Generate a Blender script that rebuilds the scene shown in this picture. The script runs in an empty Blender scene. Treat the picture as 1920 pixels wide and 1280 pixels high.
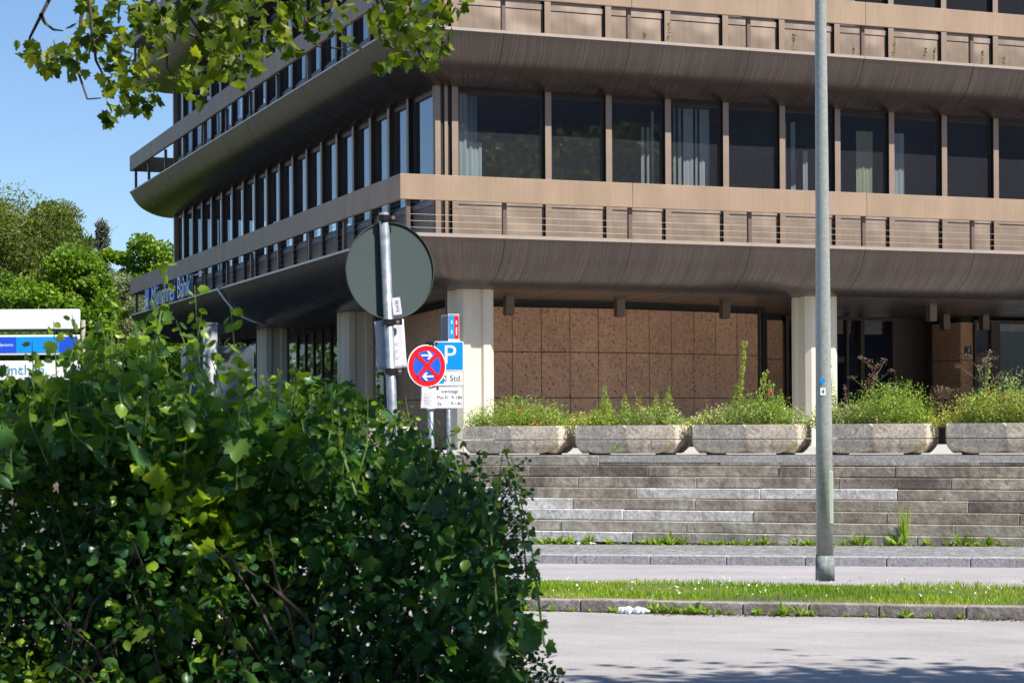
import bpy, bmesh, math, random
import numpy as np
from mathutils import Vector, Matrix
random.seed(7); RNG = np.random.default_rng(11)
SC = bpy.context.scene
# ------------------------------------------------------------ camera, sky, sun, exposure
FPX, ROLL, CAMH = 3733.0, 0.006, 1.7
cam_d = bpy.data.cameras.new('camera'); cam = bpy.data.objects.new('camera', cam_d)
SC.collection.objects.link(cam); SC.camera = cam
cam.location = (0, 0, CAMH)
cam.rotation_mode = 'XYZ'
cam.matrix_world = Matrix.Translation((0, 0, CAMH)) @ Matrix.Rotation(math.radians(90), 4, 'X') @ Matrix.Rotation(-ROLL, 4, 'Z')
cam_d.sensor_width = 36; cam_d.lens = FPX / 1920 * 36
cam_d.shift_y = 161 / 1920
cam_d.clip_end = 6000; cam_d.clip_start = 0.05
cam_d.dof.use_dof = True; cam_d.dof.focus_distance = 27; cam_d.dof.aperture_fstop = 11
SUN_AZ = (0.80, -0.60)      # horizontal direction towards the sun
SUN_EL = math.radians(49)
w = bpy.data.worlds.new("World"); SC.world = w; w.use_nodes = True
nt = w.node_tree; sky = nt.nodes.new('ShaderNodeTexSky'); sky.sky_type = 'NISHITA'; sky.sun_disc = False
sky.sun_elevation = SUN_EL; sky.sun_rotation = math.atan2(SUN_AZ[0], SUN_AZ[1])
sky.altitude = 100; sky.air_density = 1.0; sky.dust_density = 0.4; sky.ozone_density = 3.0
nt.nodes['Background'].inputs[1].default_value = 0.083
_g = nt.nodes.new('ShaderNodeMix'); _g.data_type = 'RGBA'; _g.blend_type = 'MULTIPLY'; _g.inputs[0].default_value = 1.0
_g.inputs[7].default_value = (0.90, 1.0, 1.14, 1); nt.links.new(sky.outputs[0], _g.inputs[6]); nt.links.new(_g.outputs[2], nt.nodes['Background'].inputs[0])
sd = bpy.data.lights.new('sun', 'SUN'); sd.energy = 5.0; sd.angle = math.radians(0.53); sd.color = (1, 0.94, 0.85)
so = bpy.data.objects.new('sun', sd); SC.collection.objects.link(so)
sv = Vector((SUN_AZ[0] * math.cos(SUN_EL), SUN_AZ[1] * math.cos(SUN_EL), math.sin(SUN_EL)))
so.rotation_euler = sv.to_track_quat('Z', 'Y').to_euler(); so.location = (20, -20, 40)
SC.view_settings.view_transform = 'Standard'; SC.view_settings.look = 'None'
SC.view_settings.exposure = 0.66; SC.view_settings.gamma = 1
SC.cycles.max_bounces = 7; SC.cycles.transparent_max_bounces = 12
SC.cycles.diffuse_bounces = 3; SC.cycles.glossy_bounces = 4; SC.cycles.transmission_bounces = 4
SC.cycles.caustics_reflective = False; SC.cycles.caustics_refractive = False

def ray(x, y):      # pixel of the 1920 x 1280 photograph -> direction (X, 1, Z)
    dx, dy = x - 960, y - 801
    return (dx - dy * ROLL) / FPX, -(dx * ROLL + dy) / FPX
def at(x, y, Y):
    rx, rz = ray(x, y); return Vector((rx * Y, Y, CAMH + rz * Y))

# ------------------------------------------------------------ materials
def mat(name):
    m = bpy.data.materials.new(name); m.use_nodes = True
    return m, m.node_tree, m.node_tree.nodes['Principled BSDF']
def mix_node(nt, fac, a, b, blend='MIX'):
    n = nt.nodes.new('ShaderNodeMix'); n.data_type = 'RGBA'; n.blend_type = blend
    if hasattr(fac, 'is_linked') or hasattr(fac, 'links'): nt.links.new(fac, n.inputs[0])
    else: n.inputs[0].default_value = fac
    for s, v in ((6, a), (7, b)):
        if isinstance(v, (tuple, list)): n.inputs[s].default_value = (*v[:3], 1)
        else: nt.links.new(v, n.inputs[s])
    return n.outputs[2]
def noise(nt, scale, detail=4, rough=0.6, vec=None, stretch=None):
    tc = nt.nodes.new('ShaderNodeTexCoord'); v = tc.outputs['Object'] if vec is None else tc.outputs[vec]
    if stretch:
        mp = nt.nodes.new('ShaderNodeMapping'); mp.inputs['Scale'].default_value = stretch
        nt.links.new(v, mp.inputs[0]); v = mp.outputs[0]
    n = nt.nodes.new('ShaderNodeTexNoise'); n.inputs['Scale'].default_value = scale
    n.inputs['Detail'].default_value = detail; n.inputs['Roughness'].default_value = rough
    nt.links.new(v, n.inputs['Vector']); return n.outputs['Fac']
def ramp(nt, f, stops):
    r = nt.nodes.new('ShaderNodeValToRGB'); e = r.color_ramp.elements
    while len(e) < len(stops): e.new(0.5)
    for i, (p, c) in enumerate(stops):
        e[i].position = p; e[i].color = (c, c, c, 1) if isinstance(c, (int, float)) else (*c, 1)
    nt.links.new(f, r.inputs[0]); return r.outputs[0]
def bump(nt, b, f, strength, dist=0.01, prev=None):
    n = nt.nodes.new('ShaderNodeBump'); n.inputs['Strength'].default_value = strength; n.inputs['Distance'].default_value = dist
    nt.links.new(f, n.inputs['Height'])
    if prev: nt.links.new(prev, n.inputs['Normal'])
    nt.links.new(n.outputs[0], b.inputs['Normal']); return n.outputs[0]
def simple(name, col, rough=0.6, metal=0.0, var=0.12, scale=8, bstr=0.0, bscale=40, spec=0.5, stretch=None):
    m, nt, b = mat(name)
    f = noise(nt, scale, stretch=stretch)
    lo = tuple(c * (1 - var) for c in col); hi = tuple(min(1, c * (1 + var)) for c in col)
    nt.links.new(ramp(nt, f, [(0.3, lo), (0.7, hi)]), b.inputs['Base Color'])
    b.inputs['Roughness'].default_value = rough; b.inputs['Metallic'].default_value = metal
    b.inputs['Specular IOR Level'].default_value = spec
    if bstr: bump(nt, b, noise(nt, bscale), bstr)
    return m
M = {}
def bronze(name, col, metal, rough, streak, dent=0.0):
    m, nt, b = mat(name)
    f1 = noise(nt, 1.0, 4, 0.6, 'UV', (1.6, 0.5, 1)); f2 = noise(nt, 1.0, 5, 0.65, 'UV', (26, 0.5, 1))
    c1 = ramp(nt, f1, [(0.3, tuple(c * 0.86 for c in col)), (0.7, tuple(c * 1.12 for c in col))])
    s = ramp(nt, f2, [(0.35, 1 - streak), (0.62, 1 + 0.0)])
    nt.links.new(mix_node(nt, 1.0, c1, s, 'MULTIPLY'), b.inputs['Base Color'])
    nt.links.new(ramp(nt, f2, [(0.3, min(1, rough + 0.14)), (0.7, rough - 0.06)]), b.inputs['Roughness'])
    b.inputs['Metallic'].default_value = metal
    p = bump(nt, b, f2, 0.25 * streak * 2, 0.004)
    if dent:
        p = bump(nt, b, noise(nt, 1.0, 1, 0.4, 'UV', (1.3, 1.6, 1)), dent, 0.22, p)
        v = nt.nodes.new('ShaderNodeTexVoronoi'); v.inputs['Scale'].default_value = 5.5
        tc = nt.nodes.new('ShaderNodeTexCoord'); nt.links.new(tc.outputs['UV'], v.inputs['Vector'])
        bump(nt, b, ramp(nt, v.outputs['Distance'], [(0.0, 0.0), (0.10, 1.0)]), dent * 0.5, 0.02, p)
    return m
M['band'] = bronze('bronze_band', (0.335, 0.24, 0.168), 0.12, 0.5, 0.12)
_b = M['band'].node_tree.nodes['Principled BSDF']; _b.inputs['Specular IOR Level'].default_value = 0.3
M['spandrel'] = bronze('bronze_sheet', (0.35, 0.275, 0.22), 0.45, 0.42, 0.08, 0.30)
M['fascia'] = bronze('bronze_fascia', (0.125, 0.104, 0.098), 0.80, 0.27, 0.30)
M['mullion'] = simple('bronze_mullion', (0.32, 0.24, 0.185), 0.5, 0.5, 0.06, 3)
M['lip'] = simple('bronze_lip', (0.46, 0.38, 0.32), 0.4, 0.4, 0.06, 3)
M['opp'] = simple('sky_tinted_slate', (0.05, 0.065, 0.105), 0.9, 0, 0.1, 0.3)  # blue of reflected sky put into the colour the office panes mirror
M['glassdark2'] = simple('dark_pane', (0.03, 0.035, 0.04), 0.15, 0, 0.1)
M['fin'] = simple('black_fin_side', (0.022, 0.017, 0.016), 0.45, 0.0, 0.1, 3)
M['post'] = simple('bronze_post', (0.17, 0.125, 0.105), 0.45, 0.4, 0.1, 3)
M['frame'] = simple('dark_bronze_frame', (0.055, 0.042, 0.036), 0.4, 0.4, 0.1, 3)
M['dark'] = simple('dark_interior', (0.02, 0.019, 0.018), 0.8, 0, 0.2, 1)
M['room'] = simple('office_interior', (0.05, 0.05, 0.055), 0.85, 0, 0.2, 1)
M['room2'] = simple('slate_panel', (0.16, 0.19, 0.24), 0.8, 0, 0.1, 1)
M['curtain'] = simple('pale_curtain', (0.26, 0.28, 0.27), 0.85, 0, 0.08, 4)
M['curtain2'] = simple('yellow_curtain', (0.24, 0.25, 0.15), 0.85, 0, 0.08, 4)
M['blind'] = simple('grey_blind', (0.27, 0.32, 0.32), 0.8, 0, 0.05, 4)
M['cable'] = simple('steel_cable', (0.24, 0.23, 0.225), 0.45, 0.3, 0.03)
M['white'] = simple('white_paint', (0.80, 0.80, 0.80), 0.45, 0, 0.03, 6)
M['black'] = simple('black_paint', (0.02, 0.02, 0.022), 0.5, 0, 0.1)
M['hose'] = simple('white_hose', (0.7, 0.69, 0.66), 0.5, 0, 0.05)
M['red'] = simple('sign_red', (0.72, 0.008, 0.014), 0.35, 0, 0.06, 20)
M['blue'] = simple('sign_blue', (0.008, 0.10, 0.62), 0.35, 0, 0.06, 20)
M['pblue'] = simple('parking_blue', (0.0, 0.25, 0.72), 0.35, 0, 0.05, 20)
M['cyan'] = simple('board_cyan', (0.0, 0.27, 0.85), 0.4, 0, 0.05, 2)
M['navy'] = simple('board_navy', (0.005, 0.08, 0.62), 0.4, 0, 0.05, 2)
M['teal'] = simple('letter_teal', (0.06, 0.30, 0.45), 0.5, 0, 0.05)
M['bankblue'] = simple('bank_blue', (0.01, 0.14, 0.50), 0.4, 0, 0.05)
M['paper'] = simple('paper_sheet', (0.68, 0.68, 0.80), 0.6, 0, 0.05, 5, 0.3, 12)
M['inkgrey'] = simple('grey_ink', (0.25, 0.25, 0.28), 0.7, 0, 0.1)
M['clamp'] = simple('dark_clamp', (0.05, 0.04, 0.045), 0.35, 0.7, 0.2)
M['signback'] = simple('sign_back_grey', (0.085, 0.112, 0.116), 0.32, 0.2, 0.06, 2)
M['plate'] = simple('grey_plate_back', (0.12, 0.15, 0.19), 0.5, 0.2, 0.08, 3)
M['whitepost'] = simple('white_post_paint', (0.36, 0.38, 0.40), 0.5, 0, 0.1, 6)
M['palegreen'] = simple('pale_green_plate', (0.42, 0.52, 0.38), 0.5, 0, 0.05)
M['brownpost'] = simple('beige_post', (0.45, 0.40, 0.33), 0.6, 0, 0.1)
M['litter'] = simple('litter_plastic', (0.75, 0.78, 0.80), 0.3, 0, 0.1, 30)
M['soil'] = simple('dark_soil', (0.06, 0.045, 0.03), 0.95, 0, 0.3, 20, 0.5)
M['bark'] = simple('grey_bark', (0.10, 0.08, 0.065), 0.9, 0, 0.4, 12, 0.8, 25, stretch=(1, 1, 0.25))
M['twig'] = simple('dark_twig', (0.075, 0.055, 0.045), 0.8, 0, 0.3, 20)
M['greenstem'] = simple('green_stem', (0.14, 0.20, 0.05), 0.7, 0, 0.2, 20)
M['drystem'] = simple('dry_brown_stem', (0.20, 0.12, 0.085), 0.85, 0, 0.25, 20)
M['poppy'] = simple('poppy_red', (0.75, 0.06, 0.02), 0.6, 0, 0.1)
M['petal'] = simple('white_clover', (0.75, 0.74, 0.66), 0.8, 0, 0.1)

def galvan():
    m, nt, b = mat('galvanised_steel')
    v = nt.nodes.new('ShaderNodeTexVoronoi'); v.inputs['Scale'].default_value = 60
    tc = nt.nodes.new('ShaderNodeTexCoord'); nt.links.new(tc.outputs['Object'], v.inputs['Vector'])
    f = noise(nt, 18, 4)
    c = ramp(nt, f, [(0.3, (0.22, 0.26, 0.30)), (0.7, (0.46, 0.50, 0.54))])
    nt.links.new(c, b.inputs['Base Color'])
    b.inputs['Metallic'].default_value = 0.55; b.inputs['Roughness'].default_value = 0.42
    return m
M['galvan'] = galvan()
def lampgrey():
    m, nt, b = mat('lamp_post_paint')
    c = ramp(nt, noise(nt, 30, 5), [(0.35, (0.30, 0.325, 0.305)), (0.65, (0.40, 0.425, 0.395))])
    nt.links.new(c, b.inputs['Base Color']); b.inputs['Metallic'].default_value = 0.25; b.inputs['Roughness'].default_value = 0.36
    bump(nt, b, noise(nt, 70), 0.15, 0.003)
    return m
M['lamp'] = lampgrey()
def glass(name, tint, trans, dust, rough=0.02):
    m, nt, b = mat(name); nt.nodes.remove(b)
    out = nt.nodes['Material Output']
    tr = nt.nodes.new('ShaderNodeBsdfTransparent'); tr.inputs[0].default_value = (*tint, 1)
    gl = nt.nodes.new('ShaderNodeBsdfGlossy'); gl.inputs['Roughness'].default_value = rough; gl.inputs[0].default_value = (0.92, 0.95, 1, 1)
    df = nt.nodes.new('ShaderNodeBsdfDiffuse')
    fn = noise(nt, 26, 6, 0.75, stretch=(1, 1, 0.45))
    nt.links.new(ramp(nt, fn, [(0.30, (0.20, 0.205, 0.25)), (0.80, (0.46, 0.47, 0.56))]), df.inputs[0])
    ge = nt.nodes.new('ShaderNodeNewGeometry'); dt = nt.nodes.new('ShaderNodeVectorMath'); dt.operation = 'DOT_PRODUCT'
    nt.links.new(ge.outputs['Normal'], dt.inputs[0]); nt.links.new(ge.outputs['Incoming'], dt.inputs[1])
    def mth(op, a, b_):
        q = nt.nodes.new('ShaderNodeMath'); q.operation = op
        for i_, v_ in enumerate((a, b_)):
            if v_ is None: continue
            if isinstance(v_, (int, float)): q.inputs[i_].default_value = v_
            else: nt.links.new(v_, q.inputs[i_])
        return q.outputs[0]
    k_ = mth('POWER', mth('SUBTRACT', 1.0, mth('ABSOLUTE', dt.outputs['Value'], None)), 4.0)
    frv = mth('ADD', mth('MULTIPLY', k_, 0.88), 0.11)
    m1 = nt.nodes.new('ShaderNodeMixShader'); m1.inputs[0].default_value = dust
    nt.links.new(tr.outputs[0], m1.inputs[1]); nt.links.new(df.outputs[0], m1.inputs[2])
    m2 = nt.nodes.new('ShaderNodeMixShader'); nt.links.new(frv, m2.inputs[0])
    nt.links.new(m1.outputs[0], m2.inputs[1]); nt.links.new(gl.outputs[0], m2.inputs[2])
    nt.links.new(m2.outputs[0], out.inputs[0])
    return m
M['glass'] = glass('window_glass', (0.88, 0.93, 0.97), 0.5, 0.07)
M['glassdark'] = glass('entrance_glass', (0.25, 0.27, 0.28), 0.3, 0.03)

def leafmat(name, lo, mid, hi, transl=0.4, rough=0.45):
    m, nt, b = mat(name)
    at_ = nt.nodes.new('ShaderNodeAttribute'); at_.attribute_name = 'tint'
    c = ramp(nt, at_.outputs['Fac'], [(0.0, lo), (0.5, mid), (1.0, hi)])
    nt.links.new(c, b.inputs['Base Color']); b.inputs['Roughness'].default_value = rough
    b.inputs['Specular IOR Level'].default_value = 0.4
    t = nt.nodes.new('ShaderNodeBsdfTranslucent')
    nt.links.new(mix_node(nt, 1.0, c, (1.5, 1.6, 0.5), 'MULTIPLY'), t.inputs[0])
    mx = nt.nodes.new('ShaderNodeMixShader'); mx.inputs[0].default_value = transl
    nt.links.new(b.outputs[0], mx.inputs[1]); nt.links.new(t.outputs[0], mx.inputs[2])
    nt.links.new(mx.outputs[0], nt.nodes['Material Output'].inputs[0])
    return m
L = {}
L['maple'] = leafmat('maple_leaf', (0.025, 0.05, 0.006), (0.08, 0.125, 0.008), (0.30, 0.34, 0.03), 0.55)
L['hedge'] = leafmat('hedge_leaf', (0.022, 0.08, 0.04), (0.075, 0.185, 0.048), (0.36, 0.50, 0.03), 0.42, 0.32)
L['bright'] = leafmat('bright_tree_leaf', (0.06, 0.13, 0.012), (0.17, 0.29, 0.02), (0.30, 0.40, 0.04), 0.4)
L['olive'] = leafmat('olive_tree_leaf', (0.06, 0.09, 0.015), (0.16, 0.20, 0.035), (0.27, 0.29, 0.07), 0.35)
L['darkg'] = leafmat('dark_tree_leaf', (0.035, 0.075, 0.015), (0.09, 0.17, 0.025), (0.16, 0.25, 0.045), 0.35)
L['silver'] = leafmat('silver_tree_leaf', (0.12, 0.15, 0.08), (0.26, 0.30, 0.18), (0.42, 0.44, 0.33), 0.3)
L['spruce'] = leafmat('blue_spruce_needle', (0.05, 0.07, 0.05), (0.11, 0.14, 0.10), (0.18, 0.20, 0.13), 0.15)
L['grass'] = leafmat('grass_blade', (0.11, 0.21, 0.015), (0.26, 0.41, 0.02), (0.50, 0.52, 0.12), 0.35)
L['weed'] = leafmat('weed_leaf', (0.12, 0.20, 0.02), (0.29, 0.43, 0.05), (0.50, 0.56, 0.14), 0.35)
L['weedy'] = leafmat('yellow_weed_leaf', (0.20, 0.24, 0.04), (0.46, 0.49, 0.10), (0.66, 0.62, 0.22), 0.35)
L['weedg'] = leafmat('grey_green_weed_leaf', (0.18, 0.23, 0.07), (0.38, 0.44, 0.17), (0.56, 0.58, 0.30), 0.3)
L['dry'] = leafmat('dry_flower', (0.08, 0.045, 0.035), (0.17, 0.10, 0.07), (0.30, 0.20, 0.13), 0.1)
L['rumex'] = leafmat('yellow_green_spike', (0.14, 0.20, 0.03), (0.33, 0.40, 0.08), (0.52, 0.56, 0.16), 0.3)

def stone(name, col, dirt, scale, dirtcol, bstr=0.6, spots=None):
    m, nt, b = mat(name)
    f1 = noise(nt, scale, 6, 0.7); f2 = noise(nt, scale * 9, 5, 0.7); f3 = noise(nt, 1.0, 5, 0.7, stretch=(scale * 3.5, scale * 3.5, scale * 0.5))
    c = ramp(nt, f2, [(0.28, tuple(x * 0.5 for x in col)), (0.5, col), (0.72, tuple(x * 1.4 for x in col))])
    c = mix_node(nt, ramp(nt, f1, [(0.5 - dirt * 0.3, 0), (0.78 - dirt * 0.3, 0.85)]), c, dirtcol)
    c = mix_node(nt, ramp(nt, f3, [(0.52, 0), (0.72, 0.6)]), c, tuple(x * 0.55 for x in dirtcol))
    if spots:
        c = mix_node(nt, ramp(nt, noise(nt, scale * 0.8, 3, 0.5, stretch=(1, 1, 1.6)), [(0.66, 0), (0.74, 0.75)]), c, spots)
    nt.links.new(c, b.inputs['Base Color']); b.inputs['Roughness'].default_value = 0.9
    b.inputs['Specular IOR Level'].default_value = 0.25
    p = bump(nt, b, f2, bstr, 0.022)
    return m
M['stone_dark'] = stone('weathered_step_stone', (0.46, 0.42, 0.345), 0.5, 1.3, (0.175, 0.135, 0.11), 0.8)
M['stone_black'] = stone('dark_step_stone', (0.30, 0.25, 0.22), 0.5, 1.4, (0.12, 0.09, 0.08), 0.8)
M['stone_mid'] = stone('grey_step_stone', (0.52, 0.485, 0.42), 0.40, 1.3, (0.22, 0.195, 0.15), 0.7)
M['stone_light'] = stone('pale_step_stone', (0.66, 0.645, 0.62), 0.05, 1.8, (0.40, 0.37, 0.30), 0.6)
M['concrete'] = stone('old_planter_concrete', (0.68, 0.60, 0.49), 0.12, 2.6, (0.27, 0.23, 0.18), 0.9, (0.42, 0.26, 0.08))
M['kerb'] = stone('kerb_granite', (0.42, 0.41, 0.42), 0.1, 3, (0.27, 0.26, 0.25), 0.5)
M['kerbdark'] = stone('old_kerb_granite', (0.38, 0.35, 0.33), 0.4, 3, (0.19, 0.15, 0.125), 0.7)
M['colstone'] = simple('column_concrete', (0.66, 0.61, 0.50), 0.75, 0, 0.09, 2.0, 0.15, 30, 0.3, (1.5, 1.5, 0.25))
M['sleeve'] = stone('stained_lamp_base', (0.30, 0.34, 0.33), 0.45, 4, (0.06, 0.07, 0.07), 0.15)
def asphalt(name, col, scale=90, cracks=True):
    m, nt, b = mat(name)
    f1 = noise(nt, 0.6, 5, 0.6, stretch=(1, 2.5, 1)); f2 = noise(nt, scale, 3, 0.8); f3 = noise(nt, 7, 5, 0.7, stretch=(0.3, 2.2, 1))
    c = ramp(nt, f2, [(0.25, tuple(x * 0.5 for x in col)), (0.5, col), (0.75, tuple(x * 1.55 for x in col))])
    c = mix_node(nt, 1.0, c, ramp(nt, f1, [(0.3, 0.80), (0.7, 1.10)]), 'MULTIPLY')
    c = mix_node(nt, ramp(nt, f3, [(0.52, 0), (0.68, 0.6)]), c, tuple(x * 0.6 for x in col))
    nt.links.new(c, b.inputs['Base Color']); b.inputs['Roughness'].default_value = 0.85
    bump(nt, b, f2, 0.5, 0.006)
    return m
M['asphalt'] = asphalt('road_asphalt', (0.37, 0.352, 0.345))
M['asphalt2'] = asphalt('service_lane_asphalt', (0.37, 0.35, 0.35))
def setts():
    m, nt, b = mat('pavement_setts')
    v = nt.nodes.new('ShaderNodeTexVoronoi'); v.feature = 'DISTANCE_TO_EDGE'; v.inputs['Scale'].default_value = 10
    v2 = nt.nodes.new('ShaderNodeTexVoronoi'); v2.inputs['Scale'].default_value = 10
    tc = nt.nodes.new('ShaderNodeTexCoord'); nt.links.new(tc.outputs['Object'], v.inputs['Vector']); nt.links.new(tc.outputs['Object'], v2.inputs['Vector'])
    c = ramp(nt, v2.outputs['Color'], [(0.2, (0.17, 0.175, 0.185)), (0.9, (0.33, 0.335, 0.345))])
    j = mix_node(nt, ramp(nt, noise(nt, 2.5), [(0.45, 0), (0.6, 1)]), (0.12, 0.11, 0.09), (0.10, 0.13, 0.04))
    c = mix_node(nt, ramp(nt, v.outputs['Distance'], [(0.0, 1), (0.07, 0)]), c, j)
    nt.links.new(c, b.inputs['Base Color']); b.inputs['Roughness'].default_value = 0.85
    bump(nt, b, ramp(nt, v.outputs['Distance'], [(0.0, 0), (0.1, 1)]), 0.6, 0.01)
    return m
M['setts'] = setts()
M['plaza'] = asphalt('plaza_slabs', (0.47, 0.45, 0.42), 30)
def travertine():
    m, nt, b = mat('brown_tufa_stone')
    f2 = noise(nt, 15, 6, 0.8); f1 = noise(nt, 1.2, 4)
    c = ramp(nt, f2, [(0.28, (0.30, 0.15, 0.09)), (0.40, (0.68, 0.385, 0.24)), (0.60, (0.86, 0.53, 0.355)), (0.78, (0.95, 0.72, 0.55))])
    c = mix_node(nt, 1.0, c, ramp(nt, f1, [(0.3, 0.85), (0.7, 1.12)]), 'MULTIPLY')
    v = nt.nodes.new('ShaderNodeTexVoronoi'); v.inputs['Scale'].default_value = 13
    tc = nt.nodes.new('ShaderNodeTexCoord'); mp = nt.nodes.new('ShaderNodeMapping'); mp.inputs['Scale'].default_value = (1, 1, 1.5)
    nzt = nt.nodes.new('ShaderNodeTexNoise'); nzt.inputs['Scale'].default_value = 22; nt.links.new(tc.outputs['Object'], nzt.inputs['Vector'])
    vad = nt.nodes.new('ShaderNodeVectorMath'); vad.operation = 'MULTIPLY_ADD'; vad.inputs[1].default_value = (.09, .09, .09)
    nt.links.new(nzt.outputs['Color'], vad.inputs[0]); nt.links.new(tc.outputs['Object'], vad.inputs[2]); nt.links.new(vad.outputs[0], mp.inputs[0]); nt.links.new(mp.outputs[0], v.inputs['Vector'])
    pit = ramp(nt, v.outputs['Distance'], [(0.12, 1), (0.36, 0)])
    gate = ramp(nt, noise(nt, 9, 4), [(0.44, 0), (0.56, 1)])
    pg = mix_node(nt, 1.0, pit, gate, 'MULTIPLY')
    c = mix_node(nt, pg, c, (0.05, 0.025, 0.018))
    v2 = nt.nodes.new('ShaderNodeTexVoronoi'); v2.inputs['Scale'].default_value = 5
    nt.links.new(tc.outputs['Object'], v2.inputs['Vector'])
    c = mix_node(nt, ramp(nt, v2.outputs['Distance'], [(0.12, 0.6), (0.18, 0)]), c, (0.30, 0.27, 0.27))
    nt.links.new(c, b.inputs['Base Color']); b.inputs['Roughness'].default_value = 0.85
    p = bump(nt, b, f2, 1.0, 0.05)
    return m
M['tufa'] = travertine()
def soffitmat():
    m, nt, b = mat('slatted_metal_soffit')
    b.inputs['Base Color'].default_value = (0.17, 0.14, 0.125, 1); b.inputs['Metallic'].default_value = 0.7; b.inputs['Roughness'].default_value = 0.34
    return m
M['soffit'] = soffitmat()
def groundmat():
    m, nt, b = mat('verge_ground')
    c = ramp(nt, noise(nt, 0.8, 6, 0.7), [(0.35, (0.075, 0.078, 0.055)), (0.6, (0.10, 0.095, 0.075)), (0.75, (0.15, 0.125, 0.10))])
    nt.links.new(c, b.inputs['Base Color']); b.inputs['Roughness'].default_value = 0.95
    bump(nt, b, noise(nt, 9, 5), 0.6, 0.04)
    return m
M['ground'] = groundmat()

# ------------------------------------------------------------ mesh helpers
def tag(o, label=None, cat=None, group=None, kind=None):
    if label: o['label'] = label
    if cat: o['category'] = cat
    if group: o['group'] = group
    if kind: o['kind'] = kind
    return o
def empty(name, label, cat, loc=(0, 0, 0), rz=0, group=None):
    o = bpy.data.objects.new(name, None); SC.collection.objects.link(o)
    o.location = loc; o.rotation_euler = (0, 0, rz); o.empty_display_size = 0.2
    return tag(o, label, cat, group)
class MB:
    def __init__(s): s.v = []; s.f = []; s.uv = []
    def add(s, vs, fs, uvs=None):
        n = len(s.v); s.v += [tuple(v) for v in vs]
        for i, f in enumerate(fs):
            s.f.append([n + k for k in f]); s.uv.append(uvs[i] if uvs else None)
        return s
    def box(s, x0, x1, y0, y1, z0, z1, uv=True):
        v = [(x0, y0, z0), (x1, y0, z0), (x1, y1, z0), (x0, y1, z0), (x0, y0, z1), (x1, y0, z1), (x1, y1, z1), (x0, y1, z1)]
        f = [(3, 2, 1, 0), (4, 5, 6, 7), (0, 1, 5, 4), (1, 2, 6, 5), (2, 3, 7, 6), (3, 0, 4, 7)]
        uvs = []
        for q in f:
            n = (Vector(v[q[1]]) - Vector(v[q[0]])).cross(Vector(v[q[2]]) - Vector(v[q[1]]))
            if abs(n.z) > max(abs(n.x), abs(n.y)): uvs.append([(v[k][0], v[k][1]) for k in q])
            elif abs(n.x) > abs(n.y): uvs.append([(v[k][1], v[k][2]) for k in q])
            else: uvs.append([(v[k][0], v[k][2]) for k in q])
        return s.add(v, f, uvs)
    def obox(s, c, ax, ay, az, hx, hy, hz):
        c = Vector(c); ax, ay, az = Vector(ax).normalized(), Vector(ay).normalized(), Vector(az).normalized()
        v = [c + ax * hx * i + ay * hy * j + az * hz * k for k in (-1, 1) for i, j in ((-1, -1), (1, -1), (1, 1), (-1, 1))]
        return s.add(v, [(3, 2, 1, 0), (4, 5, 6, 7), (0, 1, 5, 4), (1, 2, 6, 5), (2, 3, 7, 6), (3, 0, 4, 7)])
    def tube(s, pts, rads, n=8, cap=True):
        pts = [Vector(p) for p in pts]
        if isinstance(rads, (int, float)): rads = [rads] * len(pts)
        base = len(s.v); prev = None
        for i, p in enumerate(pts):
            d = (pts[min(i + 1, len(pts) - 1)] - pts[max(i - 1, 0)]).normalized()
            if prev is None: a = d.cross(Vector((0, 0, 1)) if abs(d.z) < 0.9 else Vector((1, 0, 0))).normalized()
            else: a = (prev - d * prev.dot(d)).normalized()
            prev = a; b = d.cross(a)
            for k in range(n):
                t = 2 * math.pi * k / n; s.v.append(tuple(p + (a * math.cos(t) + b * math.sin(t)) * rads[i]))
        for i in range(len(pts) - 1):
            for k in range(n):
                k2 = (k + 1) % n
                s.f.append([base + i * n + k, base + i * n + k2, base + (i + 1) * n + k2, base + (i + 1) * n + k]); s.uv.append(None)
        if cap:
            s.f.append([base + k for k in range(n)][::-1]); s.uv.append(None)
            s.f.append([base + (len(pts) - 1) * n + k for k in range(n)]); s.uv.append(None)
        return s
    def prism(s, poly, z0, z1):
        n = len(poly)
        v = [(x, y, z0) for x, y in poly] + [(x, y, z1) for x, y in poly]
        f = [list(range(n))[::-1], list(range(n, 2 * n))] + [[i, (i + 1) % n, n + (i + 1) % n, n + i] for i in range(n)]
        return s.add(v, f)
    def build(s, name, m, parent=None, smooth=False, bevel=0, coll=True):
        me = bpy.data.meshes.new(name); me.from_pydata(s.v, [], s.f)
        if any(u is not None for u in s.uv):
            ul = me.uv_layers.new(name='UVMap'); i = 0
            for p, u in zip(me.polygons, s.uv):
                for k in range(p.loop_total): ul.data[p.loop_start + k].uv = u[k] if u else (0, 0)
        me.materials.append(m)
        if smooth: me.polygons.foreach_set('use_smooth', [True] * len(me.polygons))
        me.update()
        o = bpy.data.objects.new(name, me); SC.collection.objects.link(o)
        if parent: o.parent = parent
        if bevel:
            b = o.modifiers.new('bevel', 'BEVEL'); b.width = bevel; b.segments = 2; b.limit_method = 'ANGLE'
        return o
def copy_obj(o, name=None):
    c = o.copy(); SC.collection.objects.link(c); return c
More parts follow.
